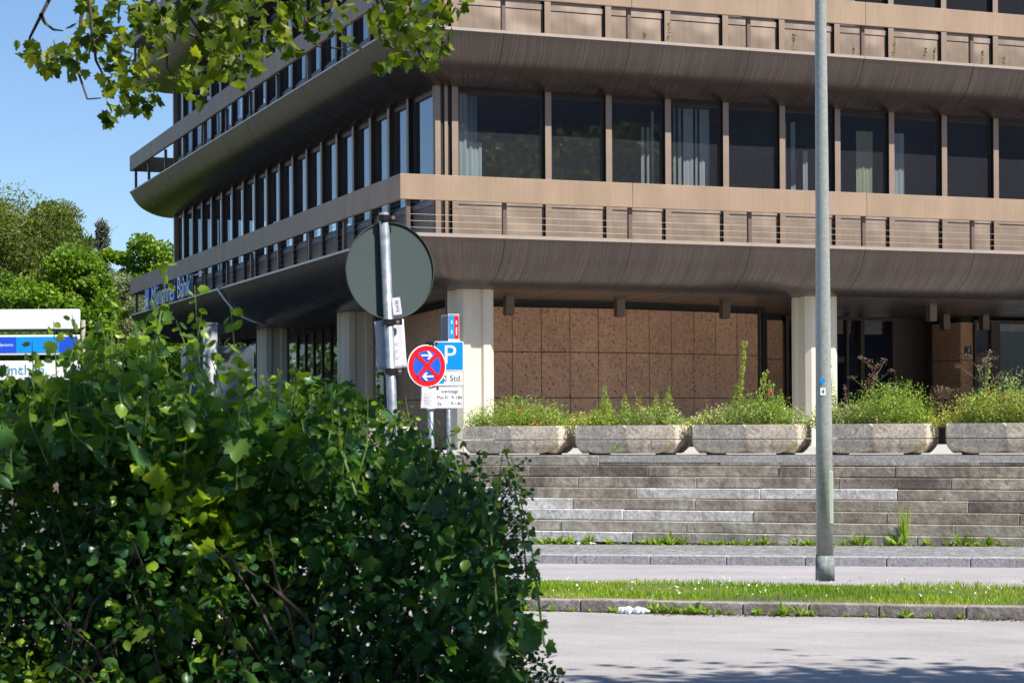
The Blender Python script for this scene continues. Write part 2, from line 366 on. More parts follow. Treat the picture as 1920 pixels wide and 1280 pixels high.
def text(body, size, m, parent, mat4, name='lettering', depth=0.003, align='CENTER'):
    cu = bpy.data.curves.new('t', 'FONT'); cu.body = body; cu.size = size; cu.align_x = align; cu.align_y = 'CENTER'; cu.extrude = depth
    tmp = bpy.data.objects.new('t', cu); SC.collection.objects.link(tmp)
    me = bpy.data.meshes.new_from_object(tmp.evaluated_get(bpy.context.evaluated_depsgraph_get()))
    bpy.data.objects.remove(tmp); bpy.data.curves.remove(cu)
    me.materials.clear(); me.materials.append(m); me.name = name
    o = bpy.data.objects.new(name, me); SC.collection.objects.link(o)
    if parent: o.parent = parent
    o.matrix_local = mat4
    return o
TX = Matrix.Rotation(math.radians(90), 4, 'X')      # text upright, facing -Y

def mesh_np(name, V, F, m, parent=None, tint=None, smooth=False):
    me = bpy.data.meshes.new(name); k = F.shape[1]
    me.vertices.add(len(V)); me.vertices.foreach_set('co', V.astype(np.float32).ravel())
    me.loops.add(F.size); me.loops.foreach_set('vertex_index', F.astype(np.int32).ravel())
    me.polygons.add(len(F)); me.polygons.foreach_set('loop_start', np.arange(0, F.size, k, dtype=np.int32))
    me.update(calc_edges=True)
    if tint is not None:
        a = me.attributes.new('tint', 'FLOAT', 'POINT'); a.data.foreach_set('value', tint.astype(np.float32))
    me.materials.append(m)
    if smooth: me.polygons.foreach_set('use_smooth', [True] * len(me.polygons))
    o = bpy.data.objects.new(name, me); SC.collection.objects.link(o)
    if parent: o.parent = parent
    return o
def fan(outline, cz=0.06):
    v = [(0, sum(p[1] for p in outline) / len(outline), -cz)] + [(x, y, abs(x) * 0.12 * 1) for x, y in outline]
    n = len(outline); f = [(0, 1 + i, 1 + (i + 1) % n) for i in range(n)]
    return np.array(v, float), np.array(f)
MAPLE = fan([(0, 0), (0.16, 0.02), (0.38, -0.04), (0.37, 0.12), (0.60, 0.30), (0.44, 0.42), (0.50, 0.66), (0.26, 0.62), (0.20, 0.80), (0, 1.0),
             (-0.20, 0.80), (-0.26, 0.62), (-0.50, 0.66), (-0.44, 0.42), (-0.60, 0.30), (-0.37, 0.12), (-0.38, -0.04), (-0.16, 0.02)], 0.08)
OVAL = fan([(0, 0), (0.26, 0.18), (0.36, 0.42), (0.26, 0.72), (0, 1.0), (-0.26, 0.72), (-0.36, 0.42), (-0.26, 0.18)], 0.10)
NARROW = (np.array([(0, 0, 0), (0.15, 0.45, 0.05), (0, 1, -0.06), (-0.15, 0.45, 0.05)]), np.array([(0, 1, 2), (0, 2, 3)]))
ROUND = (np.array([(0, 0, 0), (0.34, 0.3, 0.07), (0.3, 0.7, 0.07), (0, 1, -0.03), (-0.3, 0.7, 0.07), (-0.34, 0.3, 0.07)]), np.array([(0, 1, 2), (0, 2, 3), (0, 3, 4), (0, 4, 5)]))
def reseed(k):
    global RNG
    random.seed(k); RNG = np.random.default_rng(k)
def cloud(name, C, size, tmpl, m, parent=None, tint=None, up=0.6, dirs=None, droop=0.0, upright=False):
    T, TF = tmpl; N = len(C); C = np.asarray(C, float)
    n = RNG.normal(size=(N, 3)); n /= np.linalg.norm(n, axis=1)[:, None]; n[:, 2] += up
    if upright: n[:, 2] *= .08
    n /= np.linalg.norm(n, axis=1)[:, None]
    t = RNG.normal(size=(N, 3)) if dirs is None else np.asarray(dirs, float) + RNG.normal(size=(N, 3)) * 0.25
    t[:, 2] -= droop
    t -= n * (t * n).sum(1)[:, None]; t /= np.linalg.norm(t, axis=1)[:, None] + 1e-9
    s = np.cross(t, n)
    size = np.broadcast_to(np.asarray(size, float), (N,))
    V = C[:, None, :] + size[:, None, None] * (T[None, :, 0:1] * s[:, None] + T[None, :, 1:2] * t[:, None] + T[None, :, 2:3] * n[:, None])
    F = (TF[None] + (np.arange(N) * len(T))[:, None, None]).reshape(-1, TF.shape[1])
    tint = RNG.random(N) if tint is None else np.clip(tint, 0, 1)
    return mesh_np(name, V.reshape(-1, 3), F, m, parent, np.repeat(tint, len(T)))

# ------------------------------------------------------------ street frame (u along the kerb, v across it)
SY, CY = 0.3827, 0.9239; GR = 0.0125
def st(u, v, z=0.0): return Vector((u * CY + v * SY, -u * SY + v * CY, z))
def zr(u): return GR * (max(-34, min(26, u)) + 5.9)
STREET = Matrix(((CY, SY, 0, 0), (-SY, CY, 0, 0), (0, 0, 1, 0), (0, 0, 0, 1)))
def strip(name, v0, v1, dz, m, u0=-60, u1=50, n=44, thick=None, label=None):
    mb = MB(); us = [u0 + (u1 - u0) * i / n for i in range(n + 1)]
    for a, b in zip(us, us[1:]):
        mb.add([(a, v0, zr(a) + dz), (b, v0, zr(b) + dz), (b, v1, zr(b) + dz), (a, v1, zr(a) + dz)], [(0, 1, 2, 3)])
    o = mb.build(name, m); o.matrix_world = STREET; o['kind'] = 'structure'; return o
def ground_sheet():
    us = [-3000, -400, -120, -60, -40, -34, 26, 40, 60, 120, 400, 3000]; vs = [-3000, -300, -60, -10, 5, 26.95, 27.05, 70, 150, 400, 3000]
    mb = MB(); V = []
    for v in vs:
        for u in us:
            V.append((u, v, zr(u) - 0.03 if v < 27.0 else 1.25))
    n = len(us); F = [(j * n + i, j * n + i + 1, (j + 1) * n + i + 1, (j + 1) * n + i) for j in range(len(vs) - 1) for i in range(n - 1)]
    mb.add(V, F); o = mb.build('ground', M['ground']); o.matrix_world = STREET; o['kind'] = 'structure'
ground_sheet()
VK0, VK1, VG1, VK2, VK3, VS0 = 17.27, 17.42, 19.62, 23.70, 23.86, 26.08
PLZ = 1.295
strip('road', 10.3, VK0, 0.0, M['asphalt'])
strip('verge', 8.0 - 16, 10.15, 0.09, M['ground'])
strip('service_lane', VG1 + 0.10, VK2, 0.0, M['asphalt2'])
strip('pavement', VK3, VS0 + 0.3, 0.115, M['setts'])
strip('grass_strip_soil', VK1, VG1, 0.085, M['ground'])
def kerb(name, v0, v1, dz, m, step, jitter=0.0, u0=-40, u1=30, off=0.0, gap=0.008):
    mb = MB(); u = u0 + off
    while u < u1:
        l = step * (1 + random.uniform(-jitter, jitter)); z = zr(u + l / 2) + dz + random.uniform(-0.006, 0.006) * (1 if jitter else 0.2)
        mb.add([(u, v0, -1), (u + l - gap, v0, -1), (u + l - gap, v1, -1), (u, v1, -1),
                (u, v0, zr(u) + z - zr(u + l / 2)), (u + l - gap, v0, zr(u + l) + z - zr(u + l / 2)), (u + l - gap, v1, zr(u + l) + z - zr(u + l / 2)), (u, v1, zr(u) + z - zr(u + l / 2))],
               [(4, 5, 6, 7), (0, 1, 5, 4), (1, 2, 6, 5), (2, 3, 7, 6), (3, 0, 4, 7)]); u += l
    o = mb.build(name, m, bevel=0.012); o.matrix_world = STREET; o['kind'] = 'structure'; return o
kerb('road_kerb', VK0, VK1, 0.11, M['kerbdark'], 0.72, 0.25)
kerb('far_kerb', VK2, VK3, 0.115, M['kerb'], 0.992, 0.0, off=0.30)
kerb('near_kerb', 10.15, 10.3, 0.10, M['kerb'], 1.0, 0.0)
kerb('lane_edge_kerb', VG1, VG1 + 0.10, 0.06, M['kerb'], 1.0, 0.0)
# dirt gathered along the kerb foot
def dirt_ribbon():
    N = 9000; u = RNG.uniform(-16, 6, N); v = VK0 - 0.005 - np.abs(RNG.normal(size=N)) * 0.06 * (1 + .8 * np.sin(u * 2.1))
    C = np.array([st(a, b, zr(a) + 0.004) for a, b in zip(u, v)])
    o = cloud('kerb_dirt', C, RNG.uniform(0.01, 0.035, N), ROUND, M['soil'], up=3); tag(o, kind='stuff')
dirt_ribbon()
# plaza behind the stone wall
mb = MB(); mb.box(-15.5, 48, VS0 + 0.56, 70, 1.2, PLZ); mb.box(-40, -15.5, VS0 + 0.56, 30.5, 1.2, PLZ); o = mb.build('plaza', M['plaza']); o.matrix_world = STREET; o['kind'] = 'structure'

# ------------------------------------------------------------ stepped stone wall
reseed(61)
def stone_wall():
    root = empty('stepped_stone_wall', 'long stepped wall of stacked grey stone blocks between pavement and plaza', 'stone steps')
    root.matrix_world = STREET
    from math import floor
    pale = {3: [(-12.6, -10.42), (-9.08, -7.28), (-7.25, -5.45)], 4: [(-13, -9.99)], 5: [(-14, -10.90), (-10.85, -9.22), (-9.2, -7.2)],
            6: [(-14, -10.1), (-10.08, -8)], 7: [(-14, -11.0), (-10.95, -9.0)]}
    joints = {0: [-9.7, -7.92, -4.35], 1: [-10.73, -8.93, -7.05, -6.62, -4.86 - 0.6], 2: [-9.95, -8.2, -6.2, -4.7], 3: [-12.5, -10.80, -9.05, -7.27, -5.40], 4: [-9.97, -8.18, -6.3], 5: [-10.88, -9.2, -7.32, -5.5],
              6: [-10.08, -8.24, -6.3, -4.6], 7: [-10.95, -9.0, -7.1]}
    H = 0.15
    for c in range(8):
        z1 = PLZ - c * H; z0 = z1 - H + 0.004; vf = VS0 + 0.56 - 0.085 * c
        js = sorted(joints[c]); u = js[0]
        while u > -30: u -= random.uniform(1.6, 2.1); js.insert(0, u)
        u = js[-1]
        while u < 20: u += random.uniform(1.6, 2.1); js.append(u)
        far = MB()
        for a, b in zip(js, js[1:]):
            mid = (a + b) / 2; m = M['stone_black'] if random.random() < .4 and c < 6 else M['stone_dark']
            if c >= 6: m = M['stone_mid']
            if c == 0 and random.random() < 0.5: m = M['stone_mid']
            if any(p0 - 0.4 <= mid <= p1 + 0.4 for p0, p1 in pale.get(c, [])): m = M['stone_light']
            if c in (5, 6) and mid < -9: m = M['stone_light'] if c == 5 else M['stone_mid']
            j = random.uniform(-0.008, 0.008); g = random.uniform(0.0008, 0.003)
            tmb = MB().box(a + g, b - g, vf + j, VS0 + 1.1, z0 + random.uniform(0, 0.004), z1 + random.uniform(-0.005, 0.003))
            vis = -13 < mid < -1.5
            if vis: tmb.build('stone_block', m, root, bevel=0.011)
            else: far.box(a + g, b - g, vf + j, VS0 + 1.1, z0, z1)
        o = far.build('stone_block', M['stone_dark'] if c < 6 else M['stone_mid'], root)
    MB().box(-30, 20, VS0 + 0.62, VS0 + 1.0, -0.6, PLZ - 0.02).build('wall_core', M['dark'], root)
stone_wall()

# ------------------------------------------------------------ office building
CA = math.radians(21.1); BC = Vector((-1.908, 34.42, 0))
bld = empty('office_building', 'bronze clad office block with curved balcony slabs on pale concrete columns', 'office building', BC, CA)
BM = Matrix.Translation(BC) @ Matrix.Rotation(CA, 4, 'Z')
LR, LB = 31.5, 25.75
LEV = [5.04, 8.655, 12.27]
def rect(d): return [(d, d), (LR - d, d), (LR - d, LB - d), (d, LB - d)]
def ring_box(d0, d1, z0, z1, seams=None, gap=0.006, sides=(0, 1, 2, 3)):
    """box section swept round the block, cut into lengths at seams"""
    mb = MB()
    ro, ri = rect(d0), rect(d1)
    for k in sides:
        p, q = Vector(ro[k]), Vector(ro[(k + 1) % 4]); pi, qi = Vector(ri[k]), Vector(ri[(k + 1) % 4])
        Ln = (q - p).length; d = (q - p) / Ln
        if seams: cuts = [0] + [s for s in seams(k, Ln) if 0.2 < s < Ln - 0.2] + [Ln]
        else: cuts = [0, Ln]
        for i, (a, b) in enumerate(zip(cuts, cuts[1:])):
            A = p + d * (a + (gap / 2 if i else 0)); B = p + d * (b - (gap / 2 if b < Ln else 0))
            Ai = pi if a == 0 else pi + d * ((A - pi).dot(d)); Bi = qi if b == Ln else pi + d * ((B - pi).dot(d))
            vs = [(*A, z0), (*B, z0), (*Bi, z0), (*Ai, z0), (*A, z1), (*B, z1), (*Bi, z1), (*Ai, z1)]
            s0, s1 = a + 7.3 * k, b + 7.3 * k
            f = [(3, 2, 1, 0), (4, 5, 6, 7), (0, 1, 5, 4), (1, 2, 6, 5), (2, 3, 7, 6), (3, 0, 4, 7)]
            uv = [[(s0, 0), (s1, 0), (s1, .1), (s0, .1)], [(s0, 0), (s1, 0), (s1, .1), (s0, .1)], [(s0, z0), (s1, z0), (s1, z1), (s0, z1)], [(0, 0), (.1, 0), (.1, 1), (0, 1)], [(s1, z0), (s0, z0), (s0, z1), (s1, z1)], [(0, 0), (.1, 0), (.1, 1), (0, 1)]]
            mb.add(vs, f, uv)
    return mb
PROF = [(0, 0), (.05, .14), (.105, .30), (.175, .45), (.26, .575), (.36, .685), (.48, .79), (.60, .87), (.73, .93), (.86, .968), (1, .985)]
def seam_list(k, Ln):
    if k == 0: return [1.945 + 2.437 * i for i in range(14)]
    if k == 3: return [LB - s for s in [1.6 + 2.437 * i for i in range(10)]][::-1]
    return [2.437 * i for i in range(1, 14)]
def fascia(L0, D=1.14, H=0.845, mirror_liner=False):
    mb = MB(); li = MB()
    pts = [(D * a, -H * b) for a, b in PROF]
    for k in range(4):
        cuts = [0] + [s for s in seam_list(k, LR if k % 2 == 0 else LB) if 0.3 < s < (LR if k % 2 == 0 else LB) - 0.3] + [LR if k % 2 == 0 else LB]
        Ln = cuts[-1]
        for i, (a, b) in enumerate(zip(cuts, cuts[1:])):
            jo = random.uniform(-0.004, 0.004)
            A = a + (0.005 if i else 0); B = b - (0.005 if b < Ln else 0)
            vs = []; uv = []
            for (d, dz) in pts:
                r = rect(d + (jo if 0 < d < D else 0)); p, q = Vector(r[k]), Vector(r[(k + 1) % 4]); dd = (q - p).normalized(); p0 = Vector(rect(0)[k])
                PA = p if a == 0 else p + dd * ((A) - (p - p0).dot(dd)); PB = q if b == Ln else p + dd * ((B) - (p - p0).dot(dd))
                vs += [(*PA, L0 + dz), (*PB, L0 + dz)]
            acc = 0; fs = []; us = []
            for j in range(len(pts) - 1):
                l = math.hypot(pts[j + 1][0] - pts[j][0], pts[j + 1][1] - pts[j][1])
                fs.append((2 * j, 2 * j + 2, 2 * j + 3, 2 * j + 1)); us.append([(A + 9 * k, acc), (A + 9 * k, acc + l), (B + 9 * k, acc + l), (B + 9 * k, acc)]); acc += l
            mb.add(vs, fs, us)
    # liner just inside, closing seams
    for k in range(4):
        for j in range(len(pts) - 1):
            r0 = rect(pts[j][0] + .03); r1 = rect(pts[j + 1][0] + .03)
            li.add([(*r0[k], L0 + pts[j][1] + .02), (*r0[(k + 1) % 4], L0 + pts[j][1] + .02), (*r1[(k + 1) % 4], L0 + pts[j + 1][1] + .02), (*r1[k], L0 + pts[j + 1][1] + .02)], [(0, 3, 2, 1)])
    o = mb.build('balcony_fascia', M['fascia'], bld, smooth=True)
    li.build('fascia_liner', M['dark'], o)
    return o
for i, z in enumerate(LEV):
    fo = fascia(z)
    ring_box(-0.012, 0.06, z - 0.012, z + 0.022, seam_list).build('balcony_lip', M['lip'], fo)
    ring_box(0.07, 0.10, z - 0.05, z + 0.058, seam_list).build('gutter_edge', M['lip'], fo)
    ring_box(0.09, 1.3, z - 0.06, z - 0.01).build('balcony_floor', M['soffit'], fo)
    b = ring_box(0.0, 0.07, z + 0.622, z + 1.062, lambda k, Ln: (([4.413 + 4.874 * i for i in range(-0, 7)] if k == 0 else [LB - (2.9 + 4.874 * i) for i in range(5)][::-1] if k == 3 else [4.874 * i for i in range(1, 6)])))
    b.build('railing_band', M['band'], bld, bevel=0.004)
    # posts
    ps = [(0.143 if k == 0 else 1.935 + 2.4367 * (k - 1)) for k in range(0, 13)]
    for a in ps[: (7 if i < 3 else 0)]:
        MB().box(a, a + 0.07, 0.09, 0.16, z + 0.02, z + 0.64).build('railing_post', M['post'], bld)
    lb_ = [3.80, 6.30, 8.80, 11.25, 13.65, 16.10, 18.55, 21.0, 23.4, 25.4]
    for b_ in (lb_ if i < 3 else []):
        MB().box(0.09, 0.16, b_, b_ + 0.07, z + 0.02, z + 0.64).build('railing_post', M['post'], bld)
    rest = MB()
    for a in ps[(7 if i < 3 else 0):]: rest.box(a, a + 0.07, 0.09, 0.16, z + 0.02, z + 0.64)
    for k in range(12):
        rest.box(1.2 + 2.43 * k, 1.27 + 2.43 * k, LB - 0.16, LB - 0.09, z + 0.02, z + 0.64)
        if k < 10: rest.box(LR - 0.16, LR - 0.09, 1.2 + 2.43 * k, 1.27 + 2.43 * k, z + 0.02, z + 0.64)
    rest.build('railing_post', M['post'], bld)
    # body behind the windows: slab and core
for zc in (0.15, 0.265, 0.38, 0.495, 0.585):
    mb = MB(); z = LEV[0] + zc; r = 0.0030
    if zc > 0.5: r = 0.0025
    mb.tube([(0.12, LB - .1, z), (0.12, 0.12, z), (LR - .1, 0.12, z)], r, 5)
    mb.build('railing_cable', M['cable'], bld)
core = MB()
core.box(5.2, LR - 5.2, 5.2, LB - 5.2, 4.4, 15.1); core.box(6.5, LR - 3, 12, LB - 4, PLZ, 4.4)
core.build('inner_wall', M['room'], bld)
for z in LEV:
    MB().box(1.28, LR - 1.28, 1.28, LB - 1.28, z - 0.60, z + 0.1).build('floor_slab', M['room'], bld)
MB().box(0.5, LR - 0.5, 0.5, LB - 0.5, 15.05, 15.9).build('roof', M['frame'], bld)

# windows ------------------------------------------------
def win_mesh(g):
    fr = MB(); t = 0.045
    y0, y1 = 1.07, 1.13
    zs, zt = 0.79, 2.80
    fr.box(0, t, y0, y1, zs, zt); fr.box(g - t, g, y0, y1, zs, zt); fr.box(t, g - t, y0, y1, zs, zs + 0.05); fr.box(t, g - t, y0, y1, zt - 0.10, zt)
    return fr
def rounded_sheet(g):
    mb = MB(); n = 10
    mb.box(0, g, 1.06, 1.09, 0.02, 0.685); mb.box(0, g, 1.045, 1.09, 0.69, 0.79)
    return mb
def mull_mesh(g, w_=.12):
    o = MB().box(g, g + w_, 0.985, 1.0, 0.01, 2.80).box(g + .006, g + w_ - .006, 1.0, 1.14, 0.01, 2.80).build('mullion', M['mullion'])
    o.data.materials.append(M['fin']); 
    for p in list(o.data.polygons)[6:]: p.material_index = 1
    d = o.data; bpy.data.objects.remove(o); return d
PROTO = {}
def window(g, z, right, pos, curtain=None, spand=True):
    key = round(g, 3)
    if key not in PROTO:
        PROTO[key] = (win_mesh(g).build('window', M['frame']).data, MB().add([(0.045, 1.10, .84), (g - .045, 1.10, .84), (g - .045, 1.10, 2.70), (0.045, 1.10, 2.70)], [(0, 1, 2, 3)]).build('glass', M['glass']).data,
                      rounded_sheet(g).build('spandrel_panel', M['spandrel']).data, mull_mesh(g))
        for d in PROTO[key]:
            for o in [o for o in bpy.data.objects if o.data == d]: bpy.data.objects.remove(o)
    fm, gm, sm, mm = PROTO[key]
    def put(nm, d, par):
        o = bpy.data.objects.new(nm, d); SC.collection.objects.link(o); o.parent = par; return o
    wo = put('window', fm, bld); so_ = put('spandrel_panel', sm, bld)
    for o in (wo, so_):
        if right: o.location = (pos, 0, z)
        else: o.location = (0, pos, z); o.rotation_euler = (0, 0, -math.pi / 2)
    put('glass', gm, wo); put('mullion', mm, wo)
    for (x0, x1, y, m, ht) in (curtain or []):
        mb = MB(); n = max(6, int((x1 - x0) / 0.03)); V = []
        for i in range(n + 1):
            x = x0 + (x1 - x0) * i / n; yy = y + 0.02 * math.sin(i * 2.1) + 0.01 * math.sin(i * 0.9)
            V += [(x, yy, 0.6), (x, yy, ht)]
        mb.add(V, [(2 * i, 2 * i + 2, 2 * i + 3, 2 * i + 1) for i in range(n)])
        mb.build('curtain', M[m], wo, smooth=True)
    return wo
MS = 1.2135; M0 = 3.114; LS = 1.1944; L0_ = 2.532
def mullions_at(a, z, right=True, w_=0.12):
    o = bpy.data.objects.new('mullion', mull_mesh(0)); SC.collection.objects.link(o); o.parent = bld
    if right: o.location = (a, 0, z)
    else: o.location = (0, a + w_, z); o.rotation_euler = (0, 0, -math.pi / 2)
CUR = {(0, -1): [(0.04, 0.24, 1.22, 'curtain', 2.75), (0.20, 0.56, 1.30, 'blind', 1.85), (0.2, 0.56, 1.55, 'room2', 2.75)],
       (0, 1): [(0.74, 0.80, 1.3, 'curtain', 2.3), (0.86, 0.90, 1.3, 'curtain', 2.3), (0.95, 1.0, 1.3, 'curtain', 2.6)],
       (0, 2): [(0.08, 0.14, 1.3, 'curtain', 2.7), (0.2, 0.24, 1.3, 'curtain', 2.7), (0.30, 0.36, 1.3, 'curtain', 2.7), (0.42, 0.62, 1.32, 'curtain', 2.7), (0.66, 0.70, 1.3, 'curtain', 2.7), (0.76, 0.98, 1.32, 'curtain', 2.7)],
       (0, 4): [(0.30, 0.42, 1.7, 'blind', 2.6), (0.46, 0.56, 1.6, 'blind', 2.6), (0.56, 0.66, 1.3, 'curtain', 2.0)],
       (0, 5): [(0.55, 0.92, 1.32, 'curtain2', 2.45)],
       (0, 6): [(0.0, 0.42, 1.32, 'curtain', 2.45)],
       (1, -1): [(0.1, 1.0, 1.4, 'blind', 2.7)],
       (1, 3): [(0.1, 0.5, 1.4, 'curtain', 2.7)], (1, 5): [(0.1, 0.6, 1.4, 'curtain', 2.7)]}
for i, z in enumerate(LEV):
    if i < 3:
        mullions_at(1.303, z); MB().box(0.985, 1.085, 0.985, 1.085, z + .01, z + 2.8).build('corner_post', M['mullion'], bld)
        MB().box(1.165, 1.225, 0.99, 1.14, z + .01, z + 2.8).build('corner_post', M['mullion'], bld)
        MB().box(1.087, 1.165, 1.04, 1.14, z + .01, z + 2.8).build('corner_panel', M['frame'], bld)
        MB().box(1.225, 1.30, 1.04, 1.14, z + .01, z + 2.8).build('corner_panel', M['frame'], bld)
        mullions_at(L0_, z, False)
        # wide first window on both sides of the corner
        window(3.114 - 1.423, z, True, 1.423, CUR.get((i, -1)))
        window(L0_ - 1.13, z, False, L0_)
    nr = (11 if i == 0 else 10 if i == 1 else 0)
    for k in range(nr):
        window(MS - 0.12, z, True, M0 + 0.12 + MS * k, CUR.get((i, k)))
    nl = 18
    for k in range(nl):
        window(LS - 0.12, z, False, L0_ + LS * (k + 1), None)
    # everything beyond the picture: continuous glazing with mullions
    gz = MB(); mu = MB(); sp = MB(); a0 = M0 + 0.12 + MS * nr if nr else 1.2
    def run(k, s0, s1):
        def P(s, d): return {0: (s, d), 1: (LR - d, s), 2: (s, LB - d), 3: (d, s)}[k]
        def bx(mb, sa, sb, d0, d1, z0, z1):
            p, q = P(sa, d0), P(sb, d1); mb.box(min(p[0], q[0]), max(p[0], q[0]), min(p[1], q[1]), max(p[1], q[1]), z0, z1)
        bx(sp, s0, s1, 1.06, 1.09, z + .02, z + .79); bx(gz, s0, s1, 1.10, 1.105, z + .79, z + 2.8)
        s = s0
        while s < s1: bx(mu, s, s + .12, .985, 1.14, z + .01, z + 2.8); s += 1.2135
    run(0, a0 if nr else 1.2, LR - 1.2); run(1, 1.2, LB - 1.2); run(2, 1.2, LR - 1.2)
    if nl: run(3, L0_ + LS * nl + .12, LB - 1.1)
    else: run(3, 1.2, LB - 1.1)
    tag(gz.build('glazing', M['glass'], bld), kind='stuff'); tag(mu.build('mullion', M['mullion'], bld), kind='stuff'); tag(sp.build('spandrel_panel', M['spandrel'], bld), kind='stuff')
# soffit of metal slats running into the depth
mb = MB(); a = 1.12
MB().box(1.1, LR - 1.1, 1.1, LB - 1.1, 4.30, 4.36).build('soffit_backing', M['dark'], bld)
while a < LR - 1.2:
    dz = random.uniform(-.003, .003); mb.box(a, a + 0.088, 1.11, LB - 1.11, 4.222 + dz, 4.25 + dz); a += 0.1
mb.build('slatted_soffit', M['soffit'], bld)
# ground floor: columns
def column(a, b):
    h = 0.355; c = 0.09; g = 0.095; s_ = 0.035; dp = 0.045
    side = [(-h + c, -h), (-g - s_, -h), (-g, -h + dp), (g, -h + dp), (g + s_, -h), (h - c, -h)]
    poly = []
    for k in range(4):
        ca, sa = math.cos(k * math.pi / 2), math.sin(k * math.pi / 2)
        poly += [(x * ca - y * sa, x * sa + y * ca) for x, y in side]
    o = MB().prism(poly, PLZ - 0.02, 4.22).build('column', M['colstone'], bld); o.location = (a, b, 0)
    return o
for k in range(4): column(1.86 + 7.2 * k, 1.62)
for k in range(1, 4): column(1.86, 1.62 + 7.3 * k)
for k in range(1, 4): column(1.86 + 7.2 * k, LB - 1.62)
# ground floor walls (world coordinates -> local)
BI = BM.inverted()
def lw(x, y): v = BI @ Vector((x, y, 0)); return Vector((v.x, v.y))
def wall_run(p, q, n, z0=PLZ, z1=4.10, name='stone_cladding_wall'):
    p, q = lw(*p), lw(*q); d = (q - p) / n; nn = Vector((d.y, -d.x)).normalized()
    mb = MB(); rows = [z0, 2.29, 3.205, z1]
    for i in range(n):
        for r in range(3):
            g = 0.009; A = p + d * i + d.normalized() * g; B = p + d * (i + 1) - d.normalized() * g; j = nn * random.uniform(0, 0.006)
            vs = [(*(A + j), rows[r] + g), (*(B + j), rows[r] + g), (*(B - nn * .06), rows[r] + g), (*(A - nn * .06), rows[r] + g),
                  (*(A + j), rows[r + 1] - g), (*(B + j), rows[r + 1] - g), (*(B - nn * .06), rows[r + 1] - g), (*(A - nn * .06), rows[r + 1] - g)]
            mb.add(vs, [(3, 2, 1, 0), (4, 5, 6, 7), (0, 1, 5, 4), (1, 2, 6, 5), (2, 3, 7, 6), (3, 0, 4, 7)])
    o = mb.build(name, M['tufa'], bld)
    A, B = p + nn * -0.045, q + nn * -0.045
    bk = MB(); bk.add([(*A, z0), (*B, z0), (*(B - nn * .3), z0), (*(A - nn * .3), z0), (*A, 4.24), (*B, 4.24), (*(B - nn * .3), 4.24), (*(A - nn * .3), 4.24)],
                      [(3, 2, 1, 0), (4, 5, 6, 7), (0, 1, 5, 4), (1, 2, 6, 5), (2, 3, 7, 6), (3, 0, 4, 7)])
    bk.build('wall_backing', M['dark'], o)
    return o
W0, W1, W2 = (-1.15, 39.12), (2.34, 40.55), (5.27, 42.62)
WL = (-2.75, 44.4)
wall_run(WL, W0, 9); wall_run(W0, W1, 6); wall_run(W1, W2, 6)
wall_run((5.71, 45.0), (6.13, 45.15), 1); wall_run((6.13, 45.15), (6.6, 48), 4)
wall_run((10.02, 47.6), (10.50, 46.55), 1); wall_run((10.50, 46.55), (10.82, 46.67), 1)
def glaze(p, q, z0, z1, mul=(), trans=(), m='glassdark', name='glazed_screen', frame='frame'):
    p, q = lw(*p), lw(*q); d = (q - p); Ln = d.length; d /= Ln; nn = Vector((d.y, -d.x))
    fr = MB()
    def seg(a, b, za, zb, dp=0.06, off=0.0):
        A, B = p + d * a, p + d * b
        vs = [(*(A + nn * (dp + off)), za), (*(B + nn * (dp + off)), za), (*(B + nn * off), za), (*(A + nn * off), za)]; vs += [(x, y, zb) for x, y, _ in vs]
        fr.add(vs, [(3, 2, 1, 0), (4, 5, 6, 7), (0, 1, 5, 4), (1, 2, 6, 5), (2, 3, 7, 6), (3, 0, 4, 7)])
    seg(0, Ln, z1 - .08, z1); seg(0, Ln, z0, z0 + .1)
    for a, w_ in ((0, .06), (Ln - .06, .06), *mul): seg(a, a + w_, z0 + .1, z1 - .08, 0.07, 0.001)
    for (a, b, za, zb) in trans: seg(a, b, za, zb, 0.05, 0.002)
    o = fr.build(name, M[frame], bld)
    A, B = p - nn * .0, p + d * Ln
    MB().add([(*A, z0), (*B, z0), (*B, z1), (*A, z1)], [(0, 1, 2, 3)]).build('glass', M[m], o)
    return o
glaze((5.27, 42.75), (5.71, 45.0), PLZ, 4.24)
glaze((6.3, 45.9), (10.02, 47.6), PLZ, 4.24, mul=((0.95, 0.10), (1.65, .07), (2.05, .1), (2.95, .9)), trans=((0.9, 1.6, 3.17, 3.3),))
glaze((10.82, 46.67), (14.6, 48.13), PLZ, 4.15, mul=((0.46, 0.24), (2.0, .1), (3.2, .1)), trans=((0.06, .46, 3.22, 3.40),), m='glass')
glaze((-5.6, 52.5), (-2.75, 44.4), PLZ, 4.24, mul=tuple((0.9 * k, .07) for k in range(1, 9)))
glaze((-8.6, 59.0), (-5.6, 52.5), PLZ, 4.24, mul=tuple((0.9 * k, .07) for k in range(1, 7)))
glaze((14.6, 48.13), (22.0, 51), PLZ, 4.24, mul=tuple((1.2 * k, .07) for k in range(1, 6)))
for (p, q) in (((10.9, 47.0), (11.28, 47.15)), ((11.5, 47.25), (14.4, 48.4))):
    p, q = lw(*p), lw(*q); d = q - p; n = 24; mb = MB(); V = []
    for i in range(n + 1):
        P_ = p + d * i / n; nn = Vector((d.y, -d.x)).normalized() * (0.02 * (i % 2)); V += [(P_.x + nn.x, P_.y + nn.y, PLZ), (P_.x + nn.x, P_.y + nn.y, 4.08)]
    mb.add(V, [(2 * i, 2 * i + 2, 2 * i + 3, 2 * i + 1) for i in range(n)]).build('vertical_blind', M['blind'], bld)
